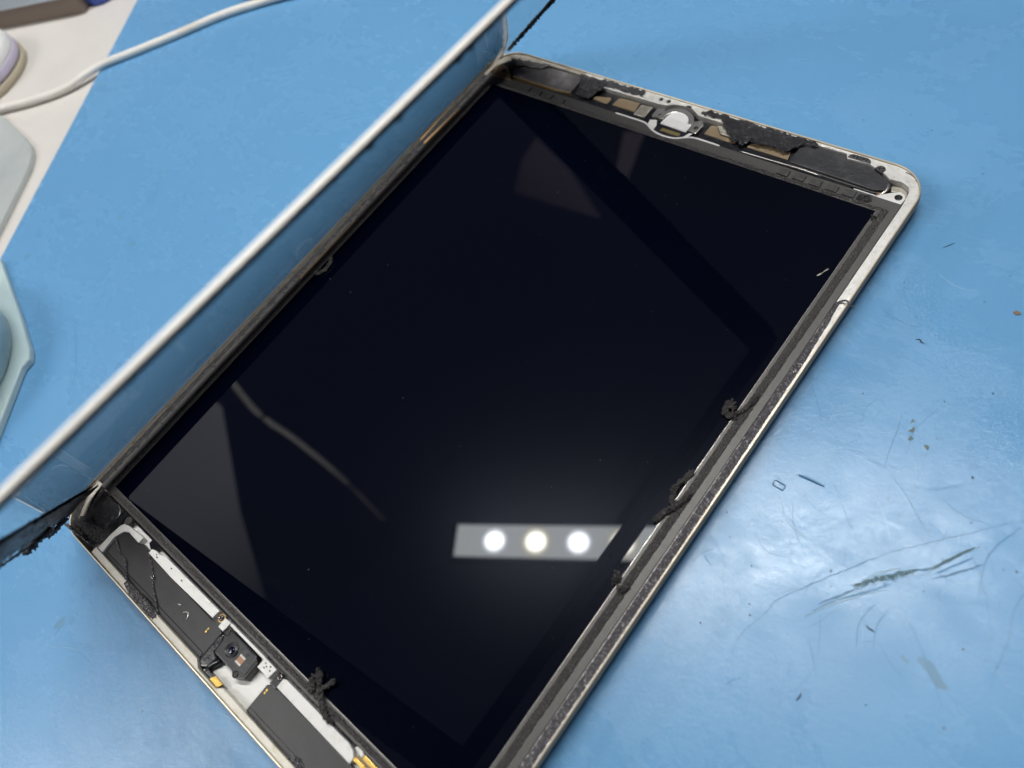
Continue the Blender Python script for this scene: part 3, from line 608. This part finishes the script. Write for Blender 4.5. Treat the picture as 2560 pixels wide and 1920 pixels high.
tag(prism('brass_clip', [(-80.9, -8), (-79.9, -8), (-79.8, 22), (-80.6, 22)], 5.4, 5.95, 'dullbrass', T, .15), None)

# ---- camera end
prism('graphite_strip', [(-61.9, -117.1), (-61.9, -108.9), (-58.8, -107.7), (-53.0, -107.9), (-51.8, -106.9), (-46.9, -107.2), (-44.5, -107.75), (-13.4, -107.8), (-9.9, -106.9), (-7.4, -108.4), (-7.5, -116.6), (-26, -117.15)], 3.2, 4.85, 'strip', T, .35, 3)
prism('graphite_strip', [(14.4, -117.2), (14.5, -109.2), (15.4, -108.4), (18.0, -107.9), (48, -107.85), (60, -107.9), (80, -108), (80, -116), (60, -117.1)], 3.2, 4.85, 'strip', T, .45, 3)
prism('strip_step', [(-61, -117.05), (-61, -116.0), (-36, -115.6), (-8, -115.3), (-7.6, -116.9)], 4.6, 5.05, 'strip', T, .2)
prism('strip_step', [(15, -117.1), (15.2, -115.8), (50, -115.6), (80, -115.2), (80, -117)], 4.6, 5.05, 'strip', T, .2)
for k, pts in enumerate(([(-22.5, -112.0), (-21.6, -111.2), (-20.4, -111.6), (-20.0, -112.6)], [(-21.2, -113.4), (-20.2, -112.8), (-19.2, -113.3)], [(-26.0, -111.6), (-24.8, -111.0)], [(-17.6, -111.6), (-16.2, -111.9), (-15.2, -112.8)])):
    bm = bmesh.new(); ribbon(bm, pts, .28, 4.86, .25, 90+k, .12); link('film_crease', bm, 'speaker' if k % 2 else 'silver', T, True)
prism('white_rail', [(-47.1, -107.5), (-46.9, -106.1), (-45.7, -105.6), (-43.2, -105.5), (-40.2, -104.7), (-12.4, -104.55), (-12.7, -107.2), (-34, -107.75)], 3.3, 5.7, 'white', T, .25, 3)
prism('white_rail', [(17.9, -107.65), (17.9, -105.0), (19, -104.6), (36, -104.6), (44.4, -104.5), (46.4, -105.2), (47.6, -106.2), (47.6, -107.8)], 3.3, 5.7, 'white', T, .25, 3)
prism('white_rail', [(-9.2, -107.7), (-9.2, -104.8), (-6.6, -104.6), (-6.9, -107.7)], 3.3, 5.8, 'white', T, .25, 3)
prism('white_rail', [(9.3, -107.6), (9.5, -104.5), (14.7, -104.55), (14.3, -107.7)], 3.3, 5.9, 'white', T, .25, 3)
prism('thin_wall', [(-6.6, -105.3), (9.3, -105.3), (9.3, -104.55), (-6.6, -104.55)], 3.3, 5.5, 'white', T, .12)
prism('white_arm', [(-64.1, -118.6), (-64.0, -112.0), (-63.5, -108.0), (-62.4, -106.3), (-60.9, -106.2), (-52.7, -105.5), (-52.7, -107.6), (-58.9, -107.5), (-60.6, -108.4), (-62.0, -111.5), (-61.2, -117.3)], 3.3, 5.75, 'white', T, .3, 3)
prism('white_arm_side', [(-59.5, -105.3), (-57.6, -104.2), (-50.1, -104.1), (-50.3, -105.6), (-52.6, -105.5)], 3.3, 4.6, 'white', T, .3, 2)
prism('black_clip', [(-50.2, -105.6), (-50.1, -104.3), (-45.4, -104.5), (-45.9, -105.8), (-48, -106.6)], 3.3, 5.0, 'gloss', T, .25, 2)
for x in (-11.9, 15.7):
    y = -111.0 if x < 0 else -110.9
    for d in (0, .85):
        bm = bmesh.new(); add_prism(bm, rect(x-.22, y+d-.3, x+.22, y+d+.3), 4.85, 4.95); link('gold_contact', bm, 'brass', T)
screw(-10.5, -105.6, 5.6, .85); screw(16.9, -105.3, 5.7, .9)
cyl('screw_boss', -10.5, -105.6, 3.2, 5.2, 1.25, 'dullbrass', T, 20, .1)
prism('screw_strap', [(-12.2, -107.4), (-11.6, -106.0), (-9.6, -106.2), (-9.4, -107.8)], 4.6, 5.1, 'strip', T, .15)
prism('screw_strap', [(15.1, -108.4), (15.4, -106.1), (15.7, -104.7), (17.0, -104.2), (18.0, -104.8), (18.1, -106.4), (17.9, -108.4)], 4.7, 5.3, 'black', T, .35, 3)
# camera module
camp = prism('camera_module', [(-6.3, -107.4), (-6.2, -106.3), (-5.0, -105.7), (7.2, -105.7), (9.2, -106.9), (9.2, -111.9), (6.9, -113.3), (5.4, -113.7), (4.2, -112.8), (-3.9, -112.8), (-4.5, -112.3), (-4.6, -109.0)], 3.4, 6.3, 'black', T, .3, 3)
bm = bmesh.new()
lathe(bm, [(2.05, 6.25), (2.05, 6.55), (1.85, 6.62), (1.75, 6.36), (1.5, 6.36), (1.4, 6.55), (1.15, 6.45), (.55, 6.30), (.15, 6.2)], 32, -.1, -109.2, [0]*8)
link('lens_barrel', bm, 'black', camp, True)
bm = bmesh.new(); bmesh.ops.create_uvsphere(bm, u_segments=20, v_segments=12, radius=1.1)
for v in bm.verts: v.co.z *= .22
link('lens', bm, 'lens', camp, True).location = (-.1*MM, -109.2*MM, 6.42*MM)
for (x, y) in ((-5.0, -106.9), (5.8, -112.7)):
    bm = bmesh.new(); lathe(bm, [(.95, 6.2), (.95, 6.42), (.72, 6.45), (.62, 6.1)], 20, x, y, [0]*3); link('mount_ring', bm, 'gloss', camp, True)
    bm = bmesh.new(); add_cyl(bm, x, y, 6.2, 6.36, .66, 18); link('mount_hole', bm, 'dark', camp)
prism('sensor_cover', [(2.7, -107.6), (3.2, -106.1), (7.7, -106.1), (8.3, -107), (8.3, -111.0), (3.2, -111.0)], 6.25, 6.48, 'speaker', camp, .15)
bm = bmesh.new(); add_cyl(bm, 4.9, -107.1, 6.4, 6.6, .5, 16); link('sensor_hole', bm, 'dark', camp)
bm = bmesh.new(); add_prism(bm, rect(3.2, -110.4, 5.4, -108.2), 6.4, 6.56); cc = link('contact_pad', bm, 'copper', camp)
for i in range(4):
    for s in (0, 1):
        bm = bmesh.new(); add_prism(bm, rect(3.25+i*.56, -110.5+s*1.95, 3.6+i*.56, -110.0+s*1.95), 6.5, 6.68); link('contact', bm, 'silver', camp)
hold = prism('camera_holder', [(-7.3, -108.2), (-6.0, -108.1), (-4.7, -109.6), (-4.6, -112.7), (-2.6, -113.4), (-2.9, -116.6), (-5.6, -118.3), (-7.4, -117.2)], 3.3, 5.4, 'gloss', T, .6, 3)
tube('flex_roll', [(-3.6, -117.2, 4.6), (-2.6, -115.0, 4.8), (-1.4, -113.2, 5.0)], .9, 'gloss', T, n=12, step=.5)
prism('small_flex', [(-5.4, -118.5), (-3.3, -117.1), (0, -117.2), (6.2, -117.3), (6.0, -118.5), (4.1, -118.6)], 3.3, 4.9, 'gloss', T, .15)
bm = bmesh.new(); bmesh.ops.create_icosphere(bm, subdivisions=2, radius=.45); link('solder_dot', bm, 'silver', T, True).location = (-3.6*MM, -117.9*MM, 4.95*MM)
gc = prism('microphone', [(-.6, -118.5), (.6, -116.7), (4.2, -116.9), (3.3, -118.6)], 4.6, 5.5, 'brass', T, .18)
prism('microphone_lid', [(.2, -118.0), (.8, -117.1), (3.5, -117.3), (3.0, -118.2)], 5.45, 5.6, 'brass', gc, .08)
prism('gold_shield', rect(47.4, -106.7, 62, -105.75), 4.2, 5.4, 'brass', T, .2)
prism('gold_shield', rect(49.3, -104.95, 62, -103.95), 4.2, 5.4, 'brass', T, .2)
prism('connector_bed', rect(47.6, -105.8, 62, -104.9), 3.6, 4.6, 'tan', T, .1)
prism('latch', [(46.1, -104.4), (46.4, -103.7), (48.0, -103.5), (49.4, -104.0), (49.2, -104.9), (47.4, -104.5)], 4.2, 5.7, 'white', T, .25, 3)
# torn adhesive over the strip
strip('adhesive_strand', [(-61.3, -111.6, 5.2), (-56.1, -113.5, 5.0), (-52.2, -113.9, 5.0), (-49.0, -116.0, 5.2), (-45.3, -117.4, 6.0)], .65, .3, 'tar', T, step=.25, na=5, edge=.4, rough=.8, seed=21, freq=2.5)
strip('adhesive_strand', [(-47.9, -107.6, 5.4), (-44.6, -108.8, 5.0), (-39.6, -111.3, 5.0), (-36.9, -113.3, 5.0), (-29.6, -116.7, 5.4), (-27.6, -118.0, 6.2)], .42, .3, 'tar', T, step=.25, na=5, edge=.5, rough=.8, seed=22, freq=2.5)
strip('adhesive_patch', [(-45.6, -117.6, 6.0), (-40, -118.2, 6.1), (-34, -118.0, 6.1), (-28.2, -118.2, 6.1)], lambda s: .8+1.9*math.sin(math.pi*min(1, .1+s*.75)), .3, 'tar', T, step=.3, na=8, edge=.2, rough=.9, seed=23, freq=2)
tube('adhesive_strand', [(-40.6, -110.8, 5.1), (-40.2, -111.5, 5.6), (-38.8, -111.6, 5.5)], .18, 'silver', T, n=6, step=.3)
strip('adhesive_blob', [(33.4, -116.9, 5.3), (35.2, -116.2, 5.4), (37, -116.9, 5.4), (39.5, -118.4, 6.1)], 1.3, .6, 'tar', T, step=.25, na=6, edge=.5, rough=.9, seed=25, freq=2.2)
for i, (x, y) in enumerate(((10.8, -105.4), (11.6, -105.9), (12.6, -105.2), (11.2, -106.5), (13.2, -106.0), (-44, -106.2), (-43.2, -106.6), (-30, -106.2), (-36, -105.9))):
    bm = bmesh.new(); bmesh.ops.create_icosphere(bm, subdivisions=1, radius=.22)
    for v in bm.verts: v.co = v.co*(1+.6*noise.noise(v.co*7+Vector((i, 0, 0)))); v.co.x *= 1.8
    link('black_crumb', bm, 'tar', T, True).location = (x*MM, y*MM, (5.85 if x > 0 else 5.72)*MM)
# dark crumpled corner under the hinge
sheet('crumpled_tape', [(-84.0, -117, 5.2), (-64.5, -118.6, 5.2), (-64.0, -105, 4.8), (-83.6, -103.5, 5.2)], 46, 40, .7, 'crumple', T, 12, .38)
prism('black_box', [(-78.0, -107.4), (-73.6, -104.2), (-66.6, -104.2), (-66.2, -110.2), (-70.8, -112.4), (-76.2, -112.2)], 3.4, 5.9, 'crumple', T, .8, 3)
prism('black_wall', [(-66.2, -104.2), (-64.2, -104.4), (-64.4, -112.5), (-66.0, -111)], 3.4, 5.6, 'black', T, .3)
tube('wire_edge', [(-70.0, -104.0, 6.1), (-67.6, -104.6, 6.2), (-66.2, -106.2, 6.2), (-66.6, -107.4, 6.0)], .16, 'silver', T, n=6, step=.4)
bm = bmesh.new(); add_strip(bm, [(-82.6, -103, 6.2), (-82.2, -107.2, 6.1), (-80.4, -111.0, 6.0), (-78.6, -114.2, 5.9)], 2.3, .2, .5, 5, .1, .1, 2)
link('tan_flex', bm, 'alu_dull', T, True)
strip('adhesive_strand', [(-80.4, -118.9, 6.8), (-77.2, -118.7, 6.9), (-73.6, -118.4, 6.8), (-66.6, -117.6, 6.3)], .9, .45, 'tar', T, step=.3, na=6, edge=.5, rough=1.0, seed=31, freq=2)
cyl('foam_dot', -62.0, -105.2, 4.4, 6.1, 1.35, 'foamblock', T, 18, .3)

# ------------------------------------------------------------------ loose foam scraps on the screen
def scrap(name, branches, label, seed):
    bm = bmesh.new()
    for i, (pts, r) in enumerate(branches): add_tube(bm, pts, (lambda q, r=r, k=seed+i: r*(.85+.5*noise.noise(Vector((q*6, k, 0))))), 14, .16, .5, seed+i, .75, 1.7)
    rg = random.Random(seed)
    for pts, r in branches:
        P = smooth_path(pts, .3)
        for _ in range(len(P)*3):
            c_ = rg.choice(P); d = Vector((rg.gauss(0, 1), rg.gauss(0, 1), abs(rg.gauss(0, .8)))).normalized(); rr = rg.uniform(.12, .38)*r/.7
            g_ = bmesh.ops.create_icosphere(bm, subdivisions=1, radius=rr)
            for v in g_['verts']: v.co = v.co*(1+.5*noise.noise(v.co*9+c_))+c_+d*r*rg.uniform(.6, 1.15)
    for v in bm.verts: v.co += Vector((noise.noise(v.co*5), noise.noise(v.co*5+Vector((7, 0, 0))), noise.noise(v.co*5+Vector((0, 9, 0)))))*.16
    tag(link(name, bm, 'foam', None, False), label, 'foam scrap')
scrap('foam_scrap', [([(25.6, -97.2, 7.4), (27, -98.2, 7.3), (30, -100.8, 7.0), (33.6, -103.2, 6.8), (36.9, -104.0, 6.5)], .75), ([(29.6, -100.2, 7.2), (30.4, -98, 7.4), (31.4, -96.2, 7.6)], .6), ([(25.2, -99.4, 6.7), (26.8, -101.3, 6.8), (27.8, -102.4, 6.6)], .9)],
      'branched black foam scrap on the camera-end screen edge, beside the second white rail', 1)
scrap('foam_scrap', [([(74.4, 24.4, 6.5), (73.8, 22.2, 6.6), (74.9, 20.6, 6.6), (77, 20.9, 6.6)], .95), ([(76.6, 20.6, 6.6), (78.4, 25, 6.6), (78.9, 29, 6.5)], .62), ([(75.6, 23.6, 6.7), (75.2, 22.6, 6.8)], .8)],
      'curled grey foam knot sticking onto the screen halfway down its right edge', 11)
scrap('foam_scrap', [([(76.3, 1.2, 6.3), (75.3, -2.8, 6.5), (74.9, -5.4, 6.6)], .75), ([(74.8, -4.4, 6.4), (76.2, -8.2, 6.7), (77.2, -8.6, 6.7)], .7), ([(75.4, -14.8, 6.5), (76.5, -12, 6.7), (77.8, -8.6, 6.9), (79.2, -4.6, 6.7)], .75)],
      'long ragged black foam scrap above the lamp reflection on the right screen edge', 21)
scrap('foam_scrap', [([(75.5, -31.9, 6.4), (76.2, -33.8, 6.5)], .95), ([(77.4, -34.6, 6.5), (78.6, -34.8, 6.6), (79.3, -33.2, 6.5)], .7)],
      'small foam lump below the lamp reflection on the right screen edge', 31)
scrap('foam_scrap', [([(-76.6, -3.6, 6.4), (-74.6, -3.0, 6.4), (-73.6, .4, 6.4), (-74.6, 3.6, 6.4), (-76.6, 4.2, 6.4)], .6)],
      'looped grey foam scrap on the screen edge beside the lifted glass', 41)
scrap('foam_scrap', [([(76.9, 97.8, 6.1), (77.6, 98.6, 6.3)], .75)], 'little foam crumb at the upper right screen corner', 51)
fl = tube('glass_flake', [(73.3, 72.4, 5.85), (74.0, 73.6, 5.9), (74.5, 75.0, 5.88), (75.0, 76.2, 5.86)], lambda s: .17+.08*math.sin(9*s), 'alu_dull', None, n=6, step=.3, flat=.3)
tag(fl, 'pale sliver stuck on the dark screen near its upper right corner', 'sliver')

# ------------------------------------------------------------------ lifted front glass (leaning on the left long side)
G = empty('front_glass', (-81, 0, 8)); tag(G, 'white-edged clear front glass lifted off the left long side of the tablet', 'glass panel')
def lid(D, y, off=0.0):
    th = math.radians(43.95-.0079*y)
    return Vector((D*math.cos(th)+off*math.sin(th), y, D*math.sin(th)-off*math.cos(th)))   # off>0 : towards the screen
W0, W1, WY0, WY1, LD, LY = 6.6, 159.5, -102.0, 101.6, 168.5, 117.2
def lidgrid(bm, d0, d1, y0, y1, off, nd=2, ny=12, flip=False):
    g = [[bm.verts.new(lid(d0+(d1-d0)*i/nd, y0+(y1-y0)*j/ny, off)) for i in range(nd+1)] for j in range(ny+1)]
    for j in range(ny):
        for i in range(nd):
            bm.faces.new((g[j][i], g[j][i+1], g[j+1][i+1], g[j+1][i]))
bm = bmesh.new(); lidgrid(bm, W0, W1, WY0, WY1, 0, 6, 24); link('clear_pane', bm, 'glass', G, True)
def lidframe(bm, off):
    rings_o = rrect(LD/2, LY, 9, 8, LD/2, 0); rings_i = rrect((W1-W0)/2, (WY1-WY0)/2, 1.0, 8, (W0+W1)/2, (WY0+WY1)/2)
    return rings_o, rings_i
O, I = lidframe(None, 0)
def dens(L_, k=6):
    out = []
    for i in range(len(L_)):
        a = Vector(L_[i]); b_ = Vector(L_[(i+1) % len(L_)]); n = k
        for j in range(n): out.append(a.lerp(b_, j/n))
    return out
O2, I2 = dens(O), dens(I)
bm = bmesh.new(); vo = [bm.verts.new(lid(p.x, p.y, .02)) for p in O2]; vi = [bm.verts.new(lid(p.x, p.y, .02)) for p in I2]
n = len(vo)
for i in range(n): bm.faces.new((vo[i], vo[(i+1) % n], vi[(i+1) % n], vi[i]))
link('bezel', bm, 'bezel', G, True)
bm = bmesh.new()
def push(p, d): return (LD/2+(p.x-LD/2)*(1+d/(LD/2)), p.y*(1+d/LY))
R_ = [[lid(p.x, p.y, -.05) for p in I2]]
for k in range(7):
    a = math.pi*(1-k/6); R_.append([lid(*push(p, .25*math.sin(a)**.6-.75*k/6), -1.15*k/6) for p in O2])
vs = [[bm.verts.new(p) for p in r] for r in R_]
for k in range(len(R_)-1):
    for i in range(n):
        f_ = bm.faces.new((vs[k][i], vs[k][(i+1) % n], vs[k+1][(i+1) % n], vs[k+1][i]))
        if k and O2[i].x < 1.5: f_.material_index = 1
link('white_border', bm, ['white_edge', 'tanglue'], G, True)
SLOTS = [[(50.9, 111.0), (53.2, 113.6), (62.1, 112.4), (61.0, 109.2)], [(66.3, 110.2), (67.2, 111.8), (69.4, 111.6), (68.6, 110)]]
bm = bmesh.new(); lidgrid(bm, 160.3, 167.6, -115.6, 115.6, .1, 2, 24); link('glue_band', bm, 'glue', G, True)
for sl in SLOTS:
    bm = bmesh.new(); bm.faces.new([bm.verts.new(lid(d, y, .06)) for d, y in sl]); link('sensor_window', bm, 'teal', G)
def lpath(pts, off): return [tuple(lid(d, y, off)) for d, y in pts]
bm = bmesh.new(); add_tube(bm, lpath([(163.5, y) for y in range(-116, 117, 8)], .12), .28, 7, .7, .7, 3, .5, 1.1)
for y in (-16, -9, 6, 9, 24, 46): add_tube(bm, lpath([(163.5, y-.8), (162.8, y), (163.2, y+.7)], .35), .42, 7, .3, .9, y, .8, 1.6)
link('glass_adhesive', bm, 'crumple', G, True)
bm = bmesh.new(); add_tube(bm, lpath([(d, 116.6) for d in range(1, 168, 6)], .25), .55, 7, .5, .9, 5, 1, 1.3); link('glass_adhesive', bm, 'tar', G, True)
bm = bmesh.new()
P = [(d, -109.5) for d in range(2, 150, 6)]
rows = []
for i in range(150):
    d = 2+i; row = []
    for k in range(15):
        y = -103.2-k*1.0; q = lid(d, y, .25)
        row.append(bm.verts.new(lid(d, y+.8*noise.noise(q*.5), .30+.55*abs(noise.noise(q*.45))+.3*noise.noise(q*1.6))))
    rows.append(row)
for i in range(149):
    for k in range(14):
        c_ = lid(2+i, -103.2-k, 0)
        if k > 9 and noise.noise(c_*.22+Vector((4, 1, 2))) > .12: continue
        bm.faces.new((rows[i][k], rows[i][k+1], rows[i+1][k+1], rows[i+1][k]))
for v in [v for v in bm.verts if not v.link_faces]: bm.verts.remove(v)
link('glass_adhesive', bm, 'crumple', G, True)
bm = bmesh.new(); add_tube(bm, lpath([(2, -117.0), (20, -119.4), (40, -118.6), (64, -117.6), (90, -118)], .7), .32, 6, .5, .8, 7, 1, 1.4); link('adhesive_string', bm, 'tar', G, True)
bm = bmesh.new(); add_tube(bm, lpath([(18, -114), (22, -118.6), (25, -119.4)], .9), .8, 7, .4, .7, 9, 1, 1.4); link('adhesive_string', bm, 'tar', G, True)
bm = bmesh.new(); add_tube(bm, lpath([(44, -113), (50, -118.4), (53, -118.8)], .9), 1.0, 7, .4, .7, 10, 1, 1.4); link('adhesive_string', bm, 'tar', G, True)

# ------------------------------------------------------------------ things around
cable = tube('white_cable', [(-420, -80, .5), (-360, -30, .5), (-336.3, -10.6, .6), (-320.7, 2.2, .6), (-307.9, 16.4, .6), (-302.6, 28.2, 1.6), (-297.5, 38.8, 2.0), (-286.5, 52.4, 2.0), (-270.9, 72.3, 2.0), (-257.5, 90.7, 2.0), (-243.1, 105.0, 2.0), (-222, 121, 2.6), (-190, 137, 2.2)], 1.95, 'cable', None, n=16, step=2.0)
tag(cable, 'white braided cable lying across the desk and the blue mat', 'cable')
o = prism('grey_slab', [(-430, -9.0), (-332.3, -13.6), (-297, -17.0), (-288, -18.6), (-281.7, -21.5), (-277, -25.2), (-273.4, -28.6), (-252.4, -57.7), (-226, -96), (-300, -160), (-430, -120)], -2.2, .8, ['slab'], None, .7, 3)
tag(o, 'pale grey rounded-corner slab lying on the white desk at left', 'slab')
B_ = empty('round_container', (-385, -5, -2.2)); tag(B_, 'white round container with lavender side at the left edge of the desk', 'container')
for nm, prof, mm in (('base', [(32.2, 0), (33, 1), (33, 3.4), (32, 4.2)], 'beige'), ('gap', [(31.4, 3.6), (31.4, 5.4)], 'dark'), ('body', [(31.6, 4.9), (32.2, 6), (32, 8.6), (31.4, 9.6)], 'lav'), ('lid', [(31.4, 9.5), (31.4, 11), (30.6, 13.4), (29, 15), (26, 15.6), (25.4, 15.2), (24.6, 15.7), (1, 16)], 'wht')):
    bm = bmesh.new(); lathe(bm, prof, 48, 0, 0, [0]*(len(prof)-1)); link(nm, bm, mm, B_, True)
A_ = empty('pale_box', (-417, 32.4, -2.2)); tag(A_, 'pale blue box at the top left corner, base coloured brown for its shaded side', 'box')
dv = Vector((57.9, 35.5)).normalized(); nv = Vector((-dv.y, dv.x))
def off(a, b_): v = dv*a+nv*b_; return (v.x, v.y)
prism('lid', [off(-60, -1.5), off(63, -1.5), off(63, 90), off(-60, 90)], 11.0, 40, 'ltblue', A_, 1.2)
prism('base', [off(-58, 0), off(62, 0), off(62, 88), off(-58, 88)], 0, 10.9, 'brown', A_, .3)
o = cyl('blue_cap', -367, 81.5, -2.2, 14, 11.5, 'blue', None, 32, 2.5); tag(o, 'bright blue round cap beside the pale box at the top left', 'cap')
o = prism('dark_tool', [(-268, 105.5), (-236, 110.0), (-231, 114.5), (-262, 130), (-282, 124)], .02, 6, 'black', None, 1.2); tag(o, 'black tool end at the top edge of the mat behind the white cable', 'tool')
o = prism('aqua_tray', [(-228, -69.0), (-186.2, -81.4), (-165.9, -88.2), (-161.6, -91.0), (-161.0, -95.4), (-140, -122), (-200, -190), (-260, -120)], .02, 3.2, 'aqua', None, .8, 3)
tag(o, 'pale aqua plastic tray corner lying on the mat at the left edge', 'tray')
bm = bmesh.new(); lathe(bm, [(36, 3.3), (41, 4), (43.2, 14), (44, 17), (44.6, 17.6), (45.2, 17.2), (44.2, 16.2), (42.4, 14), (40.4, 5.4), (1, 5)], 64, -196.5, -126, [0]*9)
o = link('plastic_dish', bm, ['clear'], None, True); tag(o, 'clear shallow plastic dish standing on the pale aqua tray', 'dish')

# ------------------------------------------------------------------ LED lamp over the bench (out of frame, seen mirrored in the screen)
LA = Vector((-461, 17, 1000)); LB = Vector((222, 455, 1000)); ld = (LB-LA).normalized(); ln = Vector((-ld.y, ld.x, 0))
LMP = empty('led_lamp', (0, 0, 0)); tag(LMP, 'long LED bench lamp bar with round diodes hanging above the tablet', 'lamp')
def lp(a, b_): v = LA+ld*a+ln*b_; return (v.x, v.y)
Ln = (LB-LA).length
bm = bmesh.new(); add_prism(bm, [lp(-8, -31), lp(Ln+8, -31), lp(Ln+8, 31), lp(-8, 31)], 1003, 1035); link('housing', bm, 'black', LMP)
bm = bmesh.new(); vs = [bm.verts.new((*lp(a, b_), 1002)) for a, b_ in ((0, -27.5), (0, 27.5), (Ln, 27.5), (Ln, -27.5))]; bm.faces.new(vs); link('diffuser', bm, 'glow', LMP)
def halo(name, col):
    m = bpy.data.materials.new(name); m.use_nodes = True
    N, Lk = nodes(m); N.remove(N['Principled BSDF']); out = [n for n in N if n.type == 'OUTPUT_MATERIAL'][0]
    tc = N.new('ShaderNodeTexCoord'); ln_ = N.new('ShaderNodeVectorMath'); ln_.operation = 'LENGTH'; Lk.new(tc.outputs['Object'], ln_.inputs[0])
    r = N.new('ShaderNodeMapRange'); r.interpolation_type = 'SMOOTHERSTEP'; r.inputs[1].default_value = .0075; r.inputs[2].default_value = .0268; r.inputs[3].default_value = 1; r.inputs[4].default_value = 0
    Lk.new(ln_.outputs['Value'], r.inputs[0])
    p = N.new('ShaderNodeMath'); p.operation = 'POWER'; p.inputs[1].default_value = 1.7; Lk.new(r.outputs[0], p.inputs[0])
    a = N.new('ShaderNodeMath'); a.operation = 'MULTIPLY_ADD'; a.inputs[1].default_value = 42; a.inputs[2].default_value = BAR_GLOW; Lk.new(p.outputs[0], a.inputs[0])
    e = N.new('ShaderNodeEmission'); e.inputs[0].default_value = (*col, 1); Lk.new(a.outputs[0], e.inputs[1]); Lk.new(e.outputs[0], out.inputs[0]); M[name] = m
halo('halo_cool', (.90, .95, 1.0)); halo('halo_warm', (1.0, .98, .86))
s0 = (Vector((-406, 58, 1000))-LA).dot(ld); i = 0
while s0+i*71.2 < Ln-20:
    x, y = lp(s0+i*71.2, 0)
    bm = bmesh.new(); add_cyl(bm, 0, 0, -1.2, -.4, 8.2, 20); link('diode', bm, 'led_b' if i % 2 else 'led_a', LMP, False, (x, y, 1001.2))
    bm = bmesh.new(); bm.faces.new([bm.verts.new((27*math.cos(2*math.pi*k/32), 27*math.sin(2*math.pi*k/32), 0)) for k in range(32)]); link('lit_lens', bm, 'halo_warm' if i % 2 else 'halo_cool', LMP, False, (x, y, 1001.5)); i += 1
# pale things beyond the bench that show only as dim mirror images in the screen
bm = bmesh.new()
pts = [(-54, 633), (-161, 815), (-262, 1025), (-700, 1025), (-700, 400), (-54, 400)]
a = [bm.verts.new((-700, y, z)) for y, z in pts]; b_ = [bm.verts.new((-712, y, z)) for y, z in pts]
bm.faces.new(a); bm.faces.new(b_[::-1])
for k in range(6): bm.faces.new((a[k], a[(k+1) % 6], b_[(k+1) % 6], b_[k]))
tag(link('leaning_board', bm, 'pale_panel'), 'pale slanted board beyond the desk, dimly mirrored at the left of the screen', 'board')
tag(tube('hanging_cable', [(-700, -17, 600), (-700, -28, 699), (-700, -21, 802), (-700, -17, 1007), (-700, -23, 1170)], 4.2, 'cable', None, n=10, step=15), 'thin white cable hanging beyond the desk, mirrored as a faint line in the screen', 'cable')
# square lamp added out of view beyond the lower left, to brighten that side
SL = empty('fill_lamp', (-700, -700, 1000)); tag(SL, 'square fill lamp added beyond the lower left to light the bench', 'lamp')
SL.rotation_euler = Vector((720, 700, -1000)).to_track_quat('-Z', 'Y').to_euler()
bm = bmesh.new(); add_prism(bm, rect(-270, -270, 270, 270), 3, 40); link('housing', bm, 'wht', SL)
M['panel_light'] = emit('panel_light', (1.0, .975, .94), FILL_LAMP)
bm = bmesh.new(); bm.faces.new([bm.verts.new((x, y, 0)) for x, y in rect(-250, -250, 250, 250)[::-1]]); link('light_panel', bm, 'panel_light', SL)
for nm, pts in (('pinkish_sheet', [(-749, 862), (-695, 756), (-642, 685), (-586, 731), (-540, 833), (-652, 850)]), ('pinkish_strip', [(-452, 603), (-415, 590), (-472, 728), (-497, 739)])):  # flat shapes added out of view for pinkish patches mirrored in the screen
    bm = bmesh.new(); a = [bm.verts.new((x, 600, z)) for x, z in pts]; b_ = [bm.verts.new((x, 603, z)) for x, z in pts]
    bm.faces.new(a); bm.faces.new(b_[::-1])
    for k in range(len(pts)): bm.faces.new((a[k], a[(k+1) % len(pts)], b_[(k+1) % len(pts)], b_[k]))
    tag(link(nm, bm, 'pinkish'), 'dim pinkish %s added beyond the bench for a dim patch mirrored in the far half of the screen' % ('pointed shape' if nm[-5:] == 'sheet' else 'narrow strip'), 'added shape')
